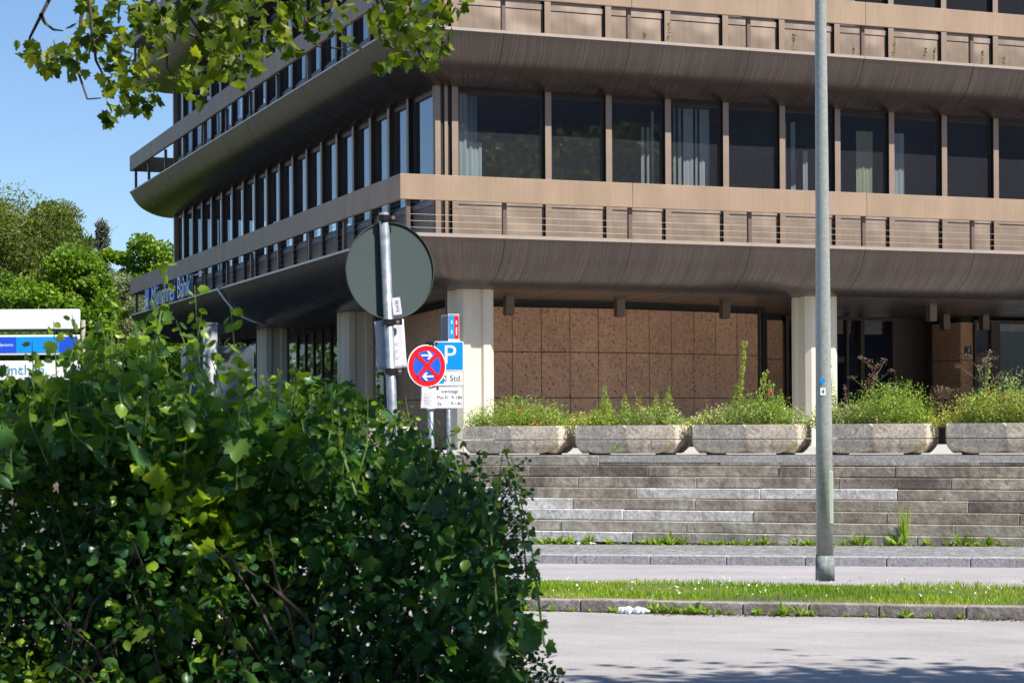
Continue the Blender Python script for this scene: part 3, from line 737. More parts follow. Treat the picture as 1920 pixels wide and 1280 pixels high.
# house number plate
p = lw(10.50, 46.55); q = lw(10.82, 46.67); d = (q - p).normalized(); nn = Vector((d.y, -d.x)); c = p + d * 0.19 + nn * 0.012
ang = math.atan2(d.y, d.x)
plate = MB().box(-.085, .085, -.012, 0, -.13, .13).build('house_number_plate', M['black'], bld, bevel=0.003)
plate.location = (c.x, c.y, 3.40); plate.rotation_euler = (0, 0, ang)
text('3', 0.15, M['white'], plate, Matrix.Translation((0.01, -.014, .04)) @ TX, 'number')
MB().box(-.06, .06, -.015, -.013, -.055, -.049).build('rule', M['white'], plate)
MB().box(-.05, .05, -.015, -.013, -.085, -.075).build('small_print', M['inkgrey'], plate)
# soffit lamps
def clamp_(x, y, s=1):
    p = lw(x, y); o = MB().box(-.085, .085, -.085, .085, 3.88, 4.23).build('ceiling_lamp', M['post'], bld, bevel=0.004); o.location = (p.x, p.y, 0)
    MB().box(-.06, .06, -.06, .06, 3.872, 3.878).build('lens', M['dark'], o)
for x, y in ((-.05, 38.55), (2.14, 39.4), (4.32, 40.3), (6.5, 41.15), (8.84, 41.9), (9.93, 45.6), (10.9, 45.9), (13.2, 43.6)): clamp_(x, y)
# hanging red and blue box sign
hs = empty('hanging_box_sign', 'small metal box sign with blue and red stripe hanging beside the corner column', 'sign', tuple(BM @ Vector((1.28, 1.08, 0))), CA)
MB().box(-.11, .11, -.20, .20, 3.22, 3.74).build('sign_case', M['galvan'], hs, bevel=0.006)
MB().box(-.085, .0, -.206, -.201, 3.30, 3.70).build('blue_panel', M['cyan'], hs); MB().box(.004, .085, -.206, -.201, 3.30, 3.70).build('red_panel', M['red'], hs)
MB().box(-.116, -.111, -.16, .16, 3.27, 3.70).build('side_panel', M['plate'], hs)
MB().box(-.11, .11, -.208, -.20, 3.225, 3.285).build('label_strip', M['white'], hs)
for x_, z0_, z1_ in ((.045, 3.36, 3.50), (.045, 3.55, 3.62), (-.045, 3.38, 3.45), (-.045, 3.56, 3.62)): MB().box(x_ - .009, x_ + .009, -.2085, -.2065, z0_, z1_).build('white_mark', M['white'], hs)
MB().tube([(-.09, -.05, 3.74), (-.09, -.05, 4.23)], .022, 8).build('hanger', M['frame'], hs)
# roof-edge bank lettering on the left balcony edge
bs = empty('bank_lettering', 'blue and white raised bank letters standing on the balcony edge at the far left corner', 'sign', tuple(BM @ Vector((-0.06, 22.9, LEV[0] + 0.02))), CA - math.pi / 2)
MB().box(0, .55, -.05, .02, .0, .55).build('logo_block', M['bankblue'], bs)
MB().box(.07, .48, -.058, -.052, .08, .30).build('logo_mark', M['white'], bs)
for nm, m, y, dp in (('letter_back', M['cyan'], 0.0, .022), ('lettering', M['white'], -.028, .004)):
    text('Münchner Bank', 0.80, m, bs, Matrix.Translation((3.35, y, .27)) @ TX, nm, dp)
for x in (-.1, 6.1): MB().box(x, x + .9 if x > 0 else .0, 0.05, .08, .5, .53).build('bracket', M['lip'], bs)
# hose hanging on the curved fascia
def prof_pt(b, f):   # f 0..1 down the fascia on the left side
    k = f * (len(PROF) - 1); i = min(int(k), len(PROF) - 2); t = k - i
    return Vector((1.14 * (PROF[i][0] * (1 - t) + PROF[i + 1][0] * t) - 0.03, b, LEV[0] - .845 * (PROF[i][1] * (1 - t) + PROF[i + 1][1] * t) - .01))
HB = [14.0, 13.82, 13.76, 13.70, 13.68, 13.68]; HZ = [5.05, 4.79, 4.56, 4.37, 4.25, 4.19]
pts = [Vector((0.3, HB[0] + .2, LEV[0] + .03)), Vector((0.12, HB[0] + .1, LEV[0] + .12))] + [Vector((d - .03 - (.02 if d else .04), b, z)) for (b, z), d in zip(zip(HB, HZ), (0, .12, .3, .52, .8, 1.1))]
o = MB().tube([BM @ p for p in pts], .028, 8).build('drain_hose', M['hose'], None, smooth=True)
tag(o, 'white drain hose hanging over the curved balcony edge beside the bank lettering', 'hose')

# ------------------------------------------------------------ planters on the wall edge
def planter_mesh():
    # plan: octagon-like trough with flat facets, rounded below and above; two stacked halves
    W, D = 0.815, 0.42
    face = []  # (centre, dir, halfwidth)
    pl = [(-W, -0.10), (-W + .07, -D + .06), (0.06, -D - .055), (W - .05, -D + .05), (W, -0.12), (W, .22), (W - .2, D), (-W + .2, D), (-W, .22)]
    n = len(pl); H = 0.40
    def ringpts(h):       # h 0 bottom .. 1 top
        if h < 0.55: t = (0.55 - h) / 0.55; s = math.sqrt(max(0, 1 - t * t * 0.86))
        elif h > 0.9: s = 1 - (h - 0.9) * 1.2
        else: s = 1
        out = []
        for i in range(n):
            p, q = Vector(pl[i]), Vector(pl[(i + 1) % n]); c = (p + q) / 2; hd = (q - p) / 2
            a, b = c - hd * s * 0.985, c + hd * s * 0.985
            if out:
                pr = Vector(out[-1]); m = Vector(pl[i]); k = 1.0 - 0.55 * (1 - s)
                out.append(tuple((pr * 0.25 + a * 0.25 + m * 0.5) * (0.5 + 0.5 * k)))
            out.append(tuple(a)); out.append(tuple(b))
        pr = Vector(out[-1]); a = Vector(out[0]); m = Vector(pl[0]); out.append(tuple((pr * .25 + a * .25 + m * .5) * (0.5 + 0.5 * (1 - 0.55 * (1 - s)))))
        g_ = 1 - .12 * max(0, (0.5 - h) / 0.5) ** 2.4
        return [(x * g_, y * g_) for x, y in out]
    mb = MB()
    for (h0, h1) in ((0.0, 0.485), (0.512, 1.0)):
        K = 12; rings = []
        for j in range(K + 1):
            h = h0 + (h1 - h0) * j / K; rings.append([(x, y, h * H) for x, y in ringpts(h)])
        N = len(rings[0]); V = [p for r in rings for p in r]
        F = [(j * N + i, j * N + (i + 1) % N, (j + 1) * N + (i + 1) % N, (j + 1) * N + i) for j in range(K) for i in range(N)]
        F.append(tuple(range(N))[::-1])
        if h1 < 1: F.append(tuple(range(K * N, K * N + N)))
        else:
            top = [(x * .90, y * .84, H) for x, y, z in rings[-1]]; bot = [(x * .88, y * .82, H - .10) for x, y, z in rings[-1]]
            V += top + bot
            F += [(K * N + i, K * N + (i + 1) % N, (K + 1) * N + (i + 1) % N, (K + 1) * N + i) for i in range(N)]
            F += [((K + 1) * N + i, (K + 1) * N + (i + 1) % N, (K + 2) * N + (i + 1) % N, (K + 2) * N + i) for i in range(N)]
        mb.add(V, F)
    return mb
PU = [-13.7, -11.13, -9.365, -7.61, -5.84, -4.06, -2.3]
PLAB = ['stained concrete trough planter at the hedge end of the row', 'weathered concrete trough planter half hidden behind the hedge edge', 'concrete trough planter with a small fern growing from its front joint',
        'concrete trough planter below the tall yellow green spike', 'concrete trough planter with an ochre stain right behind the lamp post', 'concrete trough planter at the right edge of the photo below yellowish weeds', 'last concrete trough planter of the row past the right edge']
pm = None; planters = []
for i, u in enumerate(PU):
    root = empty('concrete_planter', PLAB[i], 'planter', (0, 0, 0), group='concrete planters along the top of the steps')
    P0 = st(u, VS0 + .56 + .50, PLZ + 0.026); root.location = P0; root.rotation_euler = (0, 0, -math.asin(SY) + random.uniform(-.012, .012) + (-0.02 if i == 5 else 0))
    if pm is None: o = planter_mesh().build('trough', M['concrete'], root, bevel=0); pm = o.data
    else: o = bpy.data.objects.new('trough', pm); SC.collection.objects.link(o); o.parent = root
    so2 = MB().prism([(-.68, -.26), (.68, -.26), (.68, .26), (-.68, .26)], .28, .36).build('soil', M['soil'], root)
    for x in (-.5, .5): MB().box(x - .06, x + .06, -.3, .3, -.027, .03).build('support_block', M['black'], root)
    planters.append(root)

def weeds(i, spec):
    """plant mass of one planter: spec = list of (n, xrange, height, leafsize, material, stiffness)"""
    root = empty('wild_plants', spec['label'], 'plants', planters[i].location + Vector((0, 0, .34)), planters[i].rotation_euler.z, group='wild plants in the concrete planters')
    stems = MB(); k = 0
    for (n, x0, x1, h, ls, lm, per) in spec['mass']:
        C = []; D = []; h = h * 1.25
        for _ in range(n):
            x = random.uniform(x0, x1); y = random.uniform(-.24, .26)
            edge = 1 - 0.55 * abs((x - (x0 + x1) / 2) / ((x1 - x0) / 2 + 1e-6)) ** 2.5
            hh = h * edge * random.uniform(.45, 1.12); lean = Vector((random.gauss(0, .22) + x * .25, random.gauss(-.05, .22), 1)).normalized()
            p0 = Vector((x, y, 0)); p1 = p0 + lean * hh
            if random.random() < .35: stems.tube([p0, (p0 + p1) / 2 + Vector((random.gauss(0, .01), 0, 0)), p1], [.003, .002, .001], 4, False)
            for j in range(per):
                t = (j + random.random()) / per; q = p0.lerp(p1, t ** .8); a = random.uniform(0, 6.28)
                C.append(q + Vector((math.cos(a), math.sin(a), .2)) * .025); D.append((math.cos(a), math.sin(a), .7))
        cloud('foliage', np.array(C), RNG.uniform(ls * .6, ls * 1.3, len(C)), NARROW if ls > .03 else ROUND, L[lm], root, up=.3, dirs=np.array(D))
    for (x, y, h, lean, kind) in spec.get('tall', []):
        p0 = Vector((x, y, 0)); top = p0 + Vector((lean * h, random.uniform(-.04, .04), h)); C = []; D = []; S = []
        n = int(h * (330 if kind != 'spike' else 60))
        stm = MB().tube([p0, p0.lerp(top, .5) + Vector((random.gauss(0, .012), 0, 0)), top], [.007, .005, .002], 5, False)
        if kind in ('spike', 'leafy', 'conyza'):
            for j in range(n if kind != 'spike' else int(h * 420)):
                t = (.25 if kind == 'spike' else .1) + (1 - (.25 if kind == 'spike' else .1)) * random.random(); a = random.uniform(0, 6.28); r = .07 * (1.15 - t) if kind != 'spike' else .022 * (1 + math.sin(t * 40) * .5)
                C.append(p0.lerp(top, t) + Vector((math.cos(a) * r, math.sin(a) * r, random.gauss(0, .01)))); D.append((math.cos(a), math.sin(a), .6)); S.append((.026 if kind == 'spike' else .075 * (1.25 - t)))
            lm = {'spike': 'rumex', 'leafy': 'weed', 'conyza': 'weed'}[kind]
            stm.build('stem', M['greenstem'], root)
            cloud('flower_spike' if kind == 'spike' else 'leaves', np.array(C), np.array(S), ROUND if kind == 'spike' else NARROW, L[lm], root, up=.2, dirs=np.array(D), tint=RNG.random(len(C)) * .6 + .25)
        elif kind in ('umbel', 'dry'):
            for b_ in range(11 if kind == 'umbel' else 3):
                t = random.uniform(.45, .95); a = random.uniform(0, 6.28); q = p0.lerp(top, t); e = q + Vector((math.cos(a) * h * .34 * random.uniform(.5, 1), math.sin(a) * h * .2, h * .32 * random.uniform(.6, 1))) * (1 if kind == 'umbel' else .25)
                stm.tube([q, (q + e) / 2 - Vector((0, 0, .01)), e], [.004, .003, .002], 4, False)
                for _ in range(26 if kind == 'umbel' else 10):
                    C.append(e + Vector((random.gauss(0, .03), random.gauss(0, .03), random.gauss(0, .018)))); D.append((random.gauss(0, 1), random.gauss(0, 1), .4)); S.append(.022)
            stm.build('dry_stem', M['drystem'], root)
            cloud('dry_blossoms', np.array(C), np.array(S), ROUND, L['dry'], root, dirs=np.array(D))
        elif kind == 'drystalk':
            for _ in range(int(h * 160)):
                t = random.uniform(.3, 1); C.append(p0.lerp(top, t) + Vector((random.gauss(0, .009), random.gauss(0, .009), 0))); D.append((random.gauss(0, 1), random.gauss(0, 1), 1)); S.append(.022)
            stm.build('dry_stem', M['drystem'], root); cloud('dry_blossoms', np.array(C), np.array(S), ROUND, L['dry'], root, dirs=np.array(D), tint=RNG.random(len(C)) * .4 + .6)
        elif kind == 'buds':
            for b_ in range(8):
                a = random.uniform(0, 6.28); q = p0.lerp(top, random.uniform(.5, .8)); e = q + Vector((math.cos(a) * .06, math.sin(a) * .05, h * .4 * random.uniform(.5, 1)))
                stm.tube([q, e], [.004, .003], 4, False)
                for _ in range(8): C.append(e + Vector((random.gauss(0, .007), random.gauss(0, .007), random.gauss(0, .007)))); D.append((0, 0, 1)); S.append(.02)
            for _ in range(90): t = random.uniform(.05, .6); a = random.uniform(0, 6.28); C.append(p0.lerp(top, t) + Vector((math.cos(a), math.sin(a), 0)) * .03); D.append((math.cos(a), math.sin(a), .4)); S.append(.05)
            stm.build('stem', M['greenstem'], root); cloud('leaves', np.array(C), np.array(S), ROUND, L['weed'], root, dirs=np.array(D), tint=RNG.random(len(C)) * .5 + .4)
    for (x, y, z) in spec.get('poppy', []):
        c = Vector((x, y, z)); stems.tube([(x, y, 0), (x, y, z)], [.002, .0015], 4, False)
        cloud('poppy_flower', np.array([c + Vector((random.gauss(0, .006), random.gauss(0, .006), 0)) for _ in range(7)]), np.full(7, .032), ROUND, M['poppy'], root, up=.2)
    stems.build('stem', M['greenstem'], root)
weeds(0, dict(label='green weeds in the planter at the hedge end of the row', mass=[(170, -.75, .75, .36, .04, 'weed', 12)]))
weeds(1, dict(label='feathery green weeds in the planter half hidden by the hedge', mass=[(330, -.78, .78, .40, .045, 'weed', 15), (90, -.78, .8, .22, .03, 'weedy', 10)], poppy=[(.1, -.25, .28), (.35, -.3, .1)], tall=[(-.1, 0, .45, .1, 'buds')]))
weeds(2, dict(label='weeds with leafy upright stalks and pale dry stems in the planter with the small fern', mass=[(230, -.7, .76, .27, .04, 'weed', 13), (160, -.86, -.3, .22, .028, 'weedy', 12), (160, -.1, .8, .25, .026, 'weedg', 13)], poppy=[(.28, -.28, .1)],
      tall=[(-.42, 0, .66, .02, 'conyza'), (-.39, .05, .45, .03, 'conyza'), (-.53, -.05, .36, 0, 'conyza'), (-.14, .03, .52, .02, 'conyza'), (.09, 0, .46, .05, 'conyza'), (.36, 0, .54, .0, 'conyza'), (.52, .05, .62, .02, 'conyza'), (.47, 0, .5, .1, 'conyza'), (.25, -.05, .60, -.38, 'drystalk'), (.2, -.05, .42, -.35, 'drystalk'), (.40, -.1, .45, .55, 'drystalk')]))
weeds(3, dict(label='weeds with one very tall yellow green flower spike above them', mass=[(300, -.84, .84, .30, .028, 'weedg', 13), (200, -.35, .6, .42, .04, 'weed', 14), (90, -.84, -.2, .2, .03, 'weedy', 10)], poppy=[(.3, -.05, .52), (-.12, -.3, .03), (.28, -.08, .49)],
      tall=[(-.20, 0, 1.22, .1, 'spike'), (-.26, 0, .62, .1, 'spike'), (.02, 0, .8, .25, 'spike'), (-.1, 0, .45, 0, 'drystalk'), (-.6, 0, .42, -.12, 'drystalk'), (.40, 0, .56, .05, 'conyza'), (.2, .1, .62, .04, 'buds'), (.28, .05, .6, .05, 'buds')]))
weeds(4, dict(label='weeds with a brown dried flower umbel in the planter behind the lamp post', mass=[(260, -.86, .1, .32, .026, 'weedg', 14), (330, -.3, .72, .52, .042, 'weed', 16), (130, .0, .86, .2, .028, 'weedy', 12)],
      tall=[(-.10, 0, .85, .12, 'umbel'), (-.70, .05, .92, .0, 'buds'), (-.62, 0, .75, .04, 'conyza'), (.80, 0, .42, .2, 'umbel'), (-.4, 0, .6, -.05, 'drystalk'), (.15, 0, .62, .03, 'conyza'), (.45, 0, .66, .03, 'conyza')]))
weeds(5, dict(label='yellowish flowering weeds in the planter at the right edge of the photo', mass=[(420, -.86, .86, .42, .028, 'weedy', 15), (260, -.5, .86, .55, .04, 'weed', 15), (100, -.3, .3, .62, .04, 'weedg', 12)], poppy=[(.0, -.3, .4), (-.2, -.25, .45)],
      tall=[(-.38, 0, .85, .0, 'umbel'), (-.35, 0, .8, .1, 'buds'), (-.72, 0, .45, -.2, 'umbel'), (.6, 0, .8, .05, 'conyza')]))
weeds(6, dict(label='green weeds in the last planter past the right edge', mass=[(200, -.8, .8, .42, .04, 'weed', 12)]))
# fern in the joint of planter three
fp = planters[2].location; C = []; D = []
for _ in range(130):
    t = random.random(); C.append(fp + Vector((-.32 + .22 * t, -.36 - .03, .165 - .12 * (1 - t) ** 1.5 + random.gauss(0, .008)))); D.append((random.gauss(0, 1), -.6, -.2))
o = cloud('fern', np.array(C), RNG.uniform(.02, .05, len(C)), NARROW, L['weed'], None, dirs=np.array(D)); tag(o, 'small green fern growing out of the front joint of a concrete planter', 'fern')

# ------------------------------------------------------------ lamp post
lp = empty('street_lamp_post', 'tall grey painted street lamp post standing in the grass strip', 'lamp post', at(1547, 1088, 20.35))
zb = lp.location.z; lean = -0.0018
def ptz(z): return (lean * z, 0, z)
MB().tube([ptz(0.0), ptz(.26)], [.098, .094], 32).build('base_sleeve', M['sleeve'], lp, smooth=True)
MB().tube([ptz(.26), ptz(1.6), ptz(3.2), ptz(6), ptz(8.6)], [.088, .083, .073, .057, .045], 32).build('pole', M['lamp'], lp, smooth=True)
MB().box(.03, .078, -.075, -.02, .58, 1.12).build('door_plate', M['palegreen'], lp, bevel=.008)
st1 = MB().box(-.028, .028, -.003, .0, -.038, .038).build('sticker', M['white'], lp); st1.location = (-.022, -.079, 1.93)
text('4', .06, M['black'], st1, Matrix.Translation((0, -.005, 0)) @ TX, 'number', .001)
st2 = MB().tube([(0, 0, 0), (0, .004, 0)], .026, 16).build('round_sticker', M['cyan'], lp); st2.location = (-.026, -.081, 2.04)
MB().tube([ptz(8.55), (lean * 8.6, -.25, 8.75), (lean * 8.6, -1.3, 8.85)], [.045, .04, .035], 16).build('arm', M['lamp'], lp)
MB().box(-.15, .12, -2.0, -1.3, 8.79, 8.93).build('lamp_head', M['lamp'], lp, bevel=.03)

# ------------------------------------------------------------ signs
def leanpost(x0, y0, x1, y1, Y): return at(x0, y0, Y), at(x1, y1, Y)
def disc(mb, r, y0, y1, n=64, cx=0, cz=0):
    V = [(cx + r * math.cos(2 * math.pi * i / n), y0, cz + r * math.sin(2 * math.pi * i / n)) for i in range(n)]; V += [(x, y1, z) for x, _, z in V]
    mb.add(V, [tuple(range(n)), tuple(range(2 * n - 1, n - 1, -1))] + [(i, n + i, n + (i + 1) % n, (i + 1) % n) for i in range(n)]); return mb
def clamp(par, p, m='clamp', flip=1, r=.035):
    mb = MB(); mb.tube([(p[0], p[1], p[2] - .018), (p[0], p[1], p[2] + .018)], r * 1.15, 16); mb.box(p[0] + .02 * flip, p[0] + .085 * flip, p[1] - .012, p[1] + .03, p[2] - .016, p[2] + .016) if flip > 0 else mb.box(p[0] - .085, p[0] - .02, p[1] - .012, p[1] + .03, p[2] - .016, p[2] + .016)
    o = mb.build('pole_clamp', M[m], par)
    MB().tube([(p[0] + .06 * flip, p[1] - .03, p[2]), (p[0] + .06 * flip, p[1] - .008, p[2])], .012, 8).build('bolt', M['cable'], o)
# big round sign seen from behind, on a leaning pole
Y1 = 12.35
rb = at(731, 801, Y1); base = Vector((rb.x + .08, Y1, 0.06)); top = at(719.5, 399, Y1); ax = (top - base)
s1 = empty('round_traffic_sign', 'large round traffic sign seen from its grey back on a leaning galvanised pole', 'traffic sign', base)
def onp(z): t = (z - base.z) / ax.z; return Vector((ax.x * t, 0, z - base.z))
MB().tube([onp(.06), onp(top.z)], .031, 20).build('pole', M['galvan'], s1, smooth=True)
cz = at(726, 506, Y1).z; cc = onp(cz); R1 = .301
dsk = MB(); disc(dsk, R1, 0, .004); dsk_o = dsk.build('sign_disc', M['signback'], s1); dsk_o.location = cc + Vector((.02, .06, 0)); dsk_o.rotation_euler = (0, ax.x / ax.z * 0, math.radians(29))
rim = MB(); n = 64
for i in range(n):
    a, b = 2 * math.pi * i / n, 2 * math.pi * (i + 1) / n
    V = []
    for t in (a, b): V += [(R1 * math.cos(t), -.012, R1 * math.sin(t)), (R1 * math.cos(t), .0, R1 * math.sin(t)), ((R1 - .004) * math.cos(t), .0, (R1 - .004) * math.sin(t)), ((R1 - .004) * math.cos(t), -.012, (R1 - .004) * math.sin(t))]
    rim.add(V, [(0, 1, 5, 4), (1, 2, 6, 5), (2, 3, 7, 6), (3, 0, 4, 7)])
rim.build('rim', M['signback'], dsk_o)
ff = MB(); disc(ff, .29, .006, .008); ff.build('sign_face', M['white'], dsk_o)
for y in (409, 604, 696): clamp(s1, onp(at(720, y, Y1).z))
# paper sheet hanging below the disc
def sheet(name, w_, h_, m, par, loc, rz=0, tilt=0, wave=.004):
    mb = MB(); nx, ny = 8, 10; V = []
    for j in range(ny + 1):
        for i in range(nx + 1):
            x = (i / nx - .5) * w_; z = (j / ny - .5) * h_; V.append((x, wave * math.sin(i * .9 + j * .35) + wave * .5 * math.sin(j * .8), z + .006 * math.sin(i)))
    mb.add(V, [(j * (nx + 1) + i, j * (nx + 1) + i + 1, (j + 1) * (nx + 1) + i + 1, (j + 1) * (nx + 1) + i) for j in range(ny) for i in range(nx)])
    o = mb.build(name, m, par, smooth=True); o.location = loc; o.rotation_euler = (0, tilt, rz); so_ = o.modifiers.new('thick', 'SOLIDIFY'); so_.thickness = .0015
    return o
pc = at(732, 646, Y1) - base
shp = sheet('paper_notice', .185, .30, M['paper'], s1, pc + Vector((0, .045, 0)), .25, math.radians(-4))
for k in range(5): MB().box(-.06, .05 - .02 * (k % 2), -.0085, -.0075, -.08 + .022 * k, -.077 + .022 * k).build('printed_line', M['inkgrey'], shp)
tg = MB().box(-.027, .027, -.002, 0, -.053, .053).build('small_tag', M['paper'], s1); tg.location = at(744, 574, Y1) - base + Vector((0, -.01, 0)); tg.rotation_euler = (0, math.radians(-7), .2)
for z_ in (-.03, -.015, .0, .017, .03): MB().box(-.004 + .003 * math.sin(z_ * 300), .012, -.0035, -.0025, z_ - .004, z_ + .004).build('printed_mark', M['inkgrey'], tg)

# no stopping sign
Y2 = 19.75
c2 = at(800.5, 686, Y2); b2 = at(811, 801, Y2); b2.z = 0.10; b2.x += .01
s2 = empty('no_stopping_sign', 'round red and blue no stopping sign with white arrows on a thin leaning pole', 'traffic sign', b2)
axis = Vector((at(804, 642, Y2).x - b2.x, 0, at(804, 642, Y2).z - b2.z))
MB().tube([(0, 0.03, 0), (axis.x, .03, axis.z)], .030, 16).build('pole', M['galvan'], s2, smooth=True)
face = MB(); disc(face, .211, 0, .01); fo = face.build('sign_plate', M['white'], s2); fo.location = c2 - b2 + Vector((0, -.015, 0)); fo.rotation_euler = (0, math.radians(-2), math.radians(28))
o = MB(); disc(o, .201, -.003, -.001); o.build('red_field', M['red'], fo)
o = MB(); disc(o, .150, -.006, -.0035); o.build('blue_field', M['blue'], fo)
for a in (45, -45):
    o = MB(); o.box(-.152, .152, -.0095 - (.001 if a > 0 else 0), -.0065, -.019, .019); q = o.build('red_cross_bar', M['red'], fo); q.rotation_euler = (0, math.radians(a), 0)
def arrow(sgn, z):
    o = MB(); o.box(-.062, .05, -.014, -.011, z - .009, z + .009) if sgn > 0 else o.box(-.05, .062, -.014, -.011, z - .009, z + .009)
    for s_ in (1, -1):
        V = [(sgn * .062, z + 0 * s_), (sgn * .022, z + s_ * .040), (sgn * (-.002), z + s_ * .040), (sgn * .036, z)]
        V3 = [(x, -.0145 - .0003 * (s_ > 0), zz) for x, zz in V] + [(x, -.011, zz) for x, zz in V]
        o.add(V3, [(0, 1, 2, 3), (7, 6, 5, 4), (0, 4, 5, 1), (1, 5, 6, 2), (2, 6, 7, 3), (3, 7, 4, 0)])
    o.build('white_arrow', M['white'], fo)
arrow(1, .105); arrow(-1, -.105)
clamp(s2, (axis.x - .002, .03, (at(804, 644, Y2).z - b2.z)), r=.03); clamp(s2, (axis.x * .8, .03, (at(804, 728, Y2).z - b2.z)), r=.03)
shp = sheet('paper_notice', .15, .21, M['white'], s2, at(804, 747, Y2) - b2 + Vector((-.003, -.02, 0)), .2, math.radians(2), .003)
for k in range(6): MB().box(-.045, .04 - .012 * (k % 2), -.007, -.006, -.06 + .022 * k, -.056 + .022 * k).build('printed_line', M['inkgrey'], shp)

# parking sign with two plates
Y3 = 27.6
b3 = at(841, 801, Y3); b3.z = 0.12
s3 = empty('parking_sign', 'blue parking sign with two white time plates in front of the corner column', 'traffic sign', b3)
MB().tube([(0, .04, 0), (0, .04, at(841, 640, Y3).z - b3.z)], .030, 16).build('pole', M['galvan'], s3, smooth=True)
def plate_(name, xl, xr, yt, yb, m, dy=0.0, rim=.008, inner=None, border=None):
    p, q = at(xl, yt, Y3) - b3, at(xr, yb, Y3) - b3; c = (p + q) / 2; w_, h_ = (q.x - p.x) / 2 / math.cos(.18), (p.z - q.z) / 2
    def rr(w, h, r, y):
        V = []
        for sx, sz, a0 in ((1, -1, -90), (1, 1, 0), (-1, 1, 90), (-1, -1, 180)):
            for k in range(5): a = math.radians(a0 + 22.5 * k); V.append((sx * (w - r) + r * math.cos(a), y, sz * (h - r) + r * math.sin(a)))
        return V
    def slab(w, h, r, y0, y1):
        a, b = rr(w, h, r, y0), rr(w, h, r, y1); n = len(a); return MB().add(a + b, [tuple(range(n)), tuple(range(2 * n - 1, n - 1, -1))] + [(i, n + i, n + (i + 1) % n, (i + 1) % n) for i in range(n)])
    o = slab(w_, h_, .022, 0, .008).build(name, m, s3); o.location = (c.x, dy, c.z); o.rotation_euler = (0, 0, .18)
    if border: slab(w_ - .008, h_ - .008, .018, -.002, -.0005).build('border', border, o); slab(w_ - .011, h_ - .011, .016, -.004, -.0022).build('white_field', M['white'], o)
    if inner: slab(w_ - .012, h_ - .012, .015, -.002, -.0005).build('blue_field', inner, o)
    return o
pp = plate_('parking_plate', 814, 869.5, 640, 694.5, M['white'], inner=M['pblue'])
t_ = text('P', .37, M['white'], pp, Matrix.Translation((0.01, -.005, .005)) @ TX, 'parking_letter', .002); 
p1 = plate_('time_plate', 813, 868, 696, 723, M['white'], border=M['black'])
text('2 Std.', .115, M['black'], p1, Matrix.Translation((.06, -.006, 0)) @ TX, 'lettering', .001)
MB().box(-.155, -.06, -.006, -.0045, -.07, .07).build('parking_disc_symbol', M['pblue'], p1); text('P', .07, M['white'], p1, Matrix.Translation((-.11, -.007, .02)) @ TX, 'symbol_letter', .0005)
p2 = plate_('time_plate', 813, 867.5, 725, 765, M['white'], border=M['black'])
for s_, z in (('werktags', .085), ('Mo-Fr  9-18h', .0), ('Sa       9-14h', -.085)):
    text(s_, .066, M['black'], p2, Matrix.Translation((0.02, -.006, z)) @ TX, 'lettering', .001)

# board with three panels at the left
Y4 = 28.0
bb = at(158, 801, Y4); bb.z = .1
s4 = empty('panel_board', 'white and blue directory board of three long panels behind the hedge', 'sign board', bb)
xr = at(150, 600, Y4).x - bb.x; xl = xr - 2.9
def panel(y0, y1, m, nm):
    z1, z0 = at(100, y0, Y4).z - bb.z, at(100, y1, Y4).z - bb.z
    return MB().box(xl, xr, -.07, .03, z0, z1).build(nm, m, s4, bevel=.008), (z0 + z1) / 2, z1 - z0
panel(580, 617, M['white'], 'top_panel')
MB().box(xl, xr, -.03, .02, at(100, 622, Y4).z - bb.z, at(100, 617.5, Y4).z - bb.z).build('shadow_gap', M['frame'], s4)
o, zc, h = panel(628, 665, M['white'], 'middle_panel')
xd = at(33, 645, Y4).x - bb.x; xe = at(113, 645, Y4).x - bb.x; xg = at(147, 645, Y4).x - bb.x
MB().box(xl + .05, xd, -.075, -.071, zc - h * .4, zc + h * .4).build('navy_field', M['navy'], o); MB().box(xd, xe, -.075, -.071, zc - h * .4, zc + h * .4).build('cyan_field', M['cyan'], o); MB().box(xe, xg, -.075, -.071, zc - h * .4, zc + h * .4).build('navy_field', M['navy'], o)
text('ecodynamic', .062, M['white'], o, Matrix.Translation((xd - .04, -.077, zc - .0)) @ TX, 'lettering', .001, 'RIGHT')
o, zc, h = panel(676, 712, M['white'], 'bottom_panel')
text('München', .20, M['teal'], o, Matrix.Translation((at(-12, 694, Y4).x - bb.x, -.072, zc)) @ TX, 'lettering', .001, 'LEFT')
for x in (xr + .045, xl - .03): MB().tube([(x, 0, 0), (x, 0, at(150, 600, Y4).z - bb.z)], .03, 12).build('post', M['brownpost'], s4)

# white post with grey plate sticking out of the hedge
Y5 = 9.9
b5 = at(393, 801, Y5); b5.z = .05
s5 = empty('plate_on_post', 'grey rectangular plate clamped to a white round post rising out of the hedge', 'sign', b5)
MB().tube([(0, 0, 0), (at(394, 607, Y5).x - b5.x, 0, at(394, 607, Y5).z - b5.z)], .036, 20).build('post', M['whitepost'], s5, smooth=True)
MB().tube([(.003, 0, at(394, 609, Y5).z - b5.z), (.003, 0, at(394, 605, Y5).z - b5.z)], .041, 20).build('post_cap', M['whitepost'], s5)
p, q = at(336, 650, Y5) - b5, at(474, 790, Y5) - b5
MB().box(p.x, q.x, .045, .055, q.z, p.z).build('plate', M['plate'], s5, bevel=.002)
MB().box(p.x + .1, q.x - .12, .036, .05, p.z - .06, p.z - .03).build('clamp_rail', M['clamp'], s5)

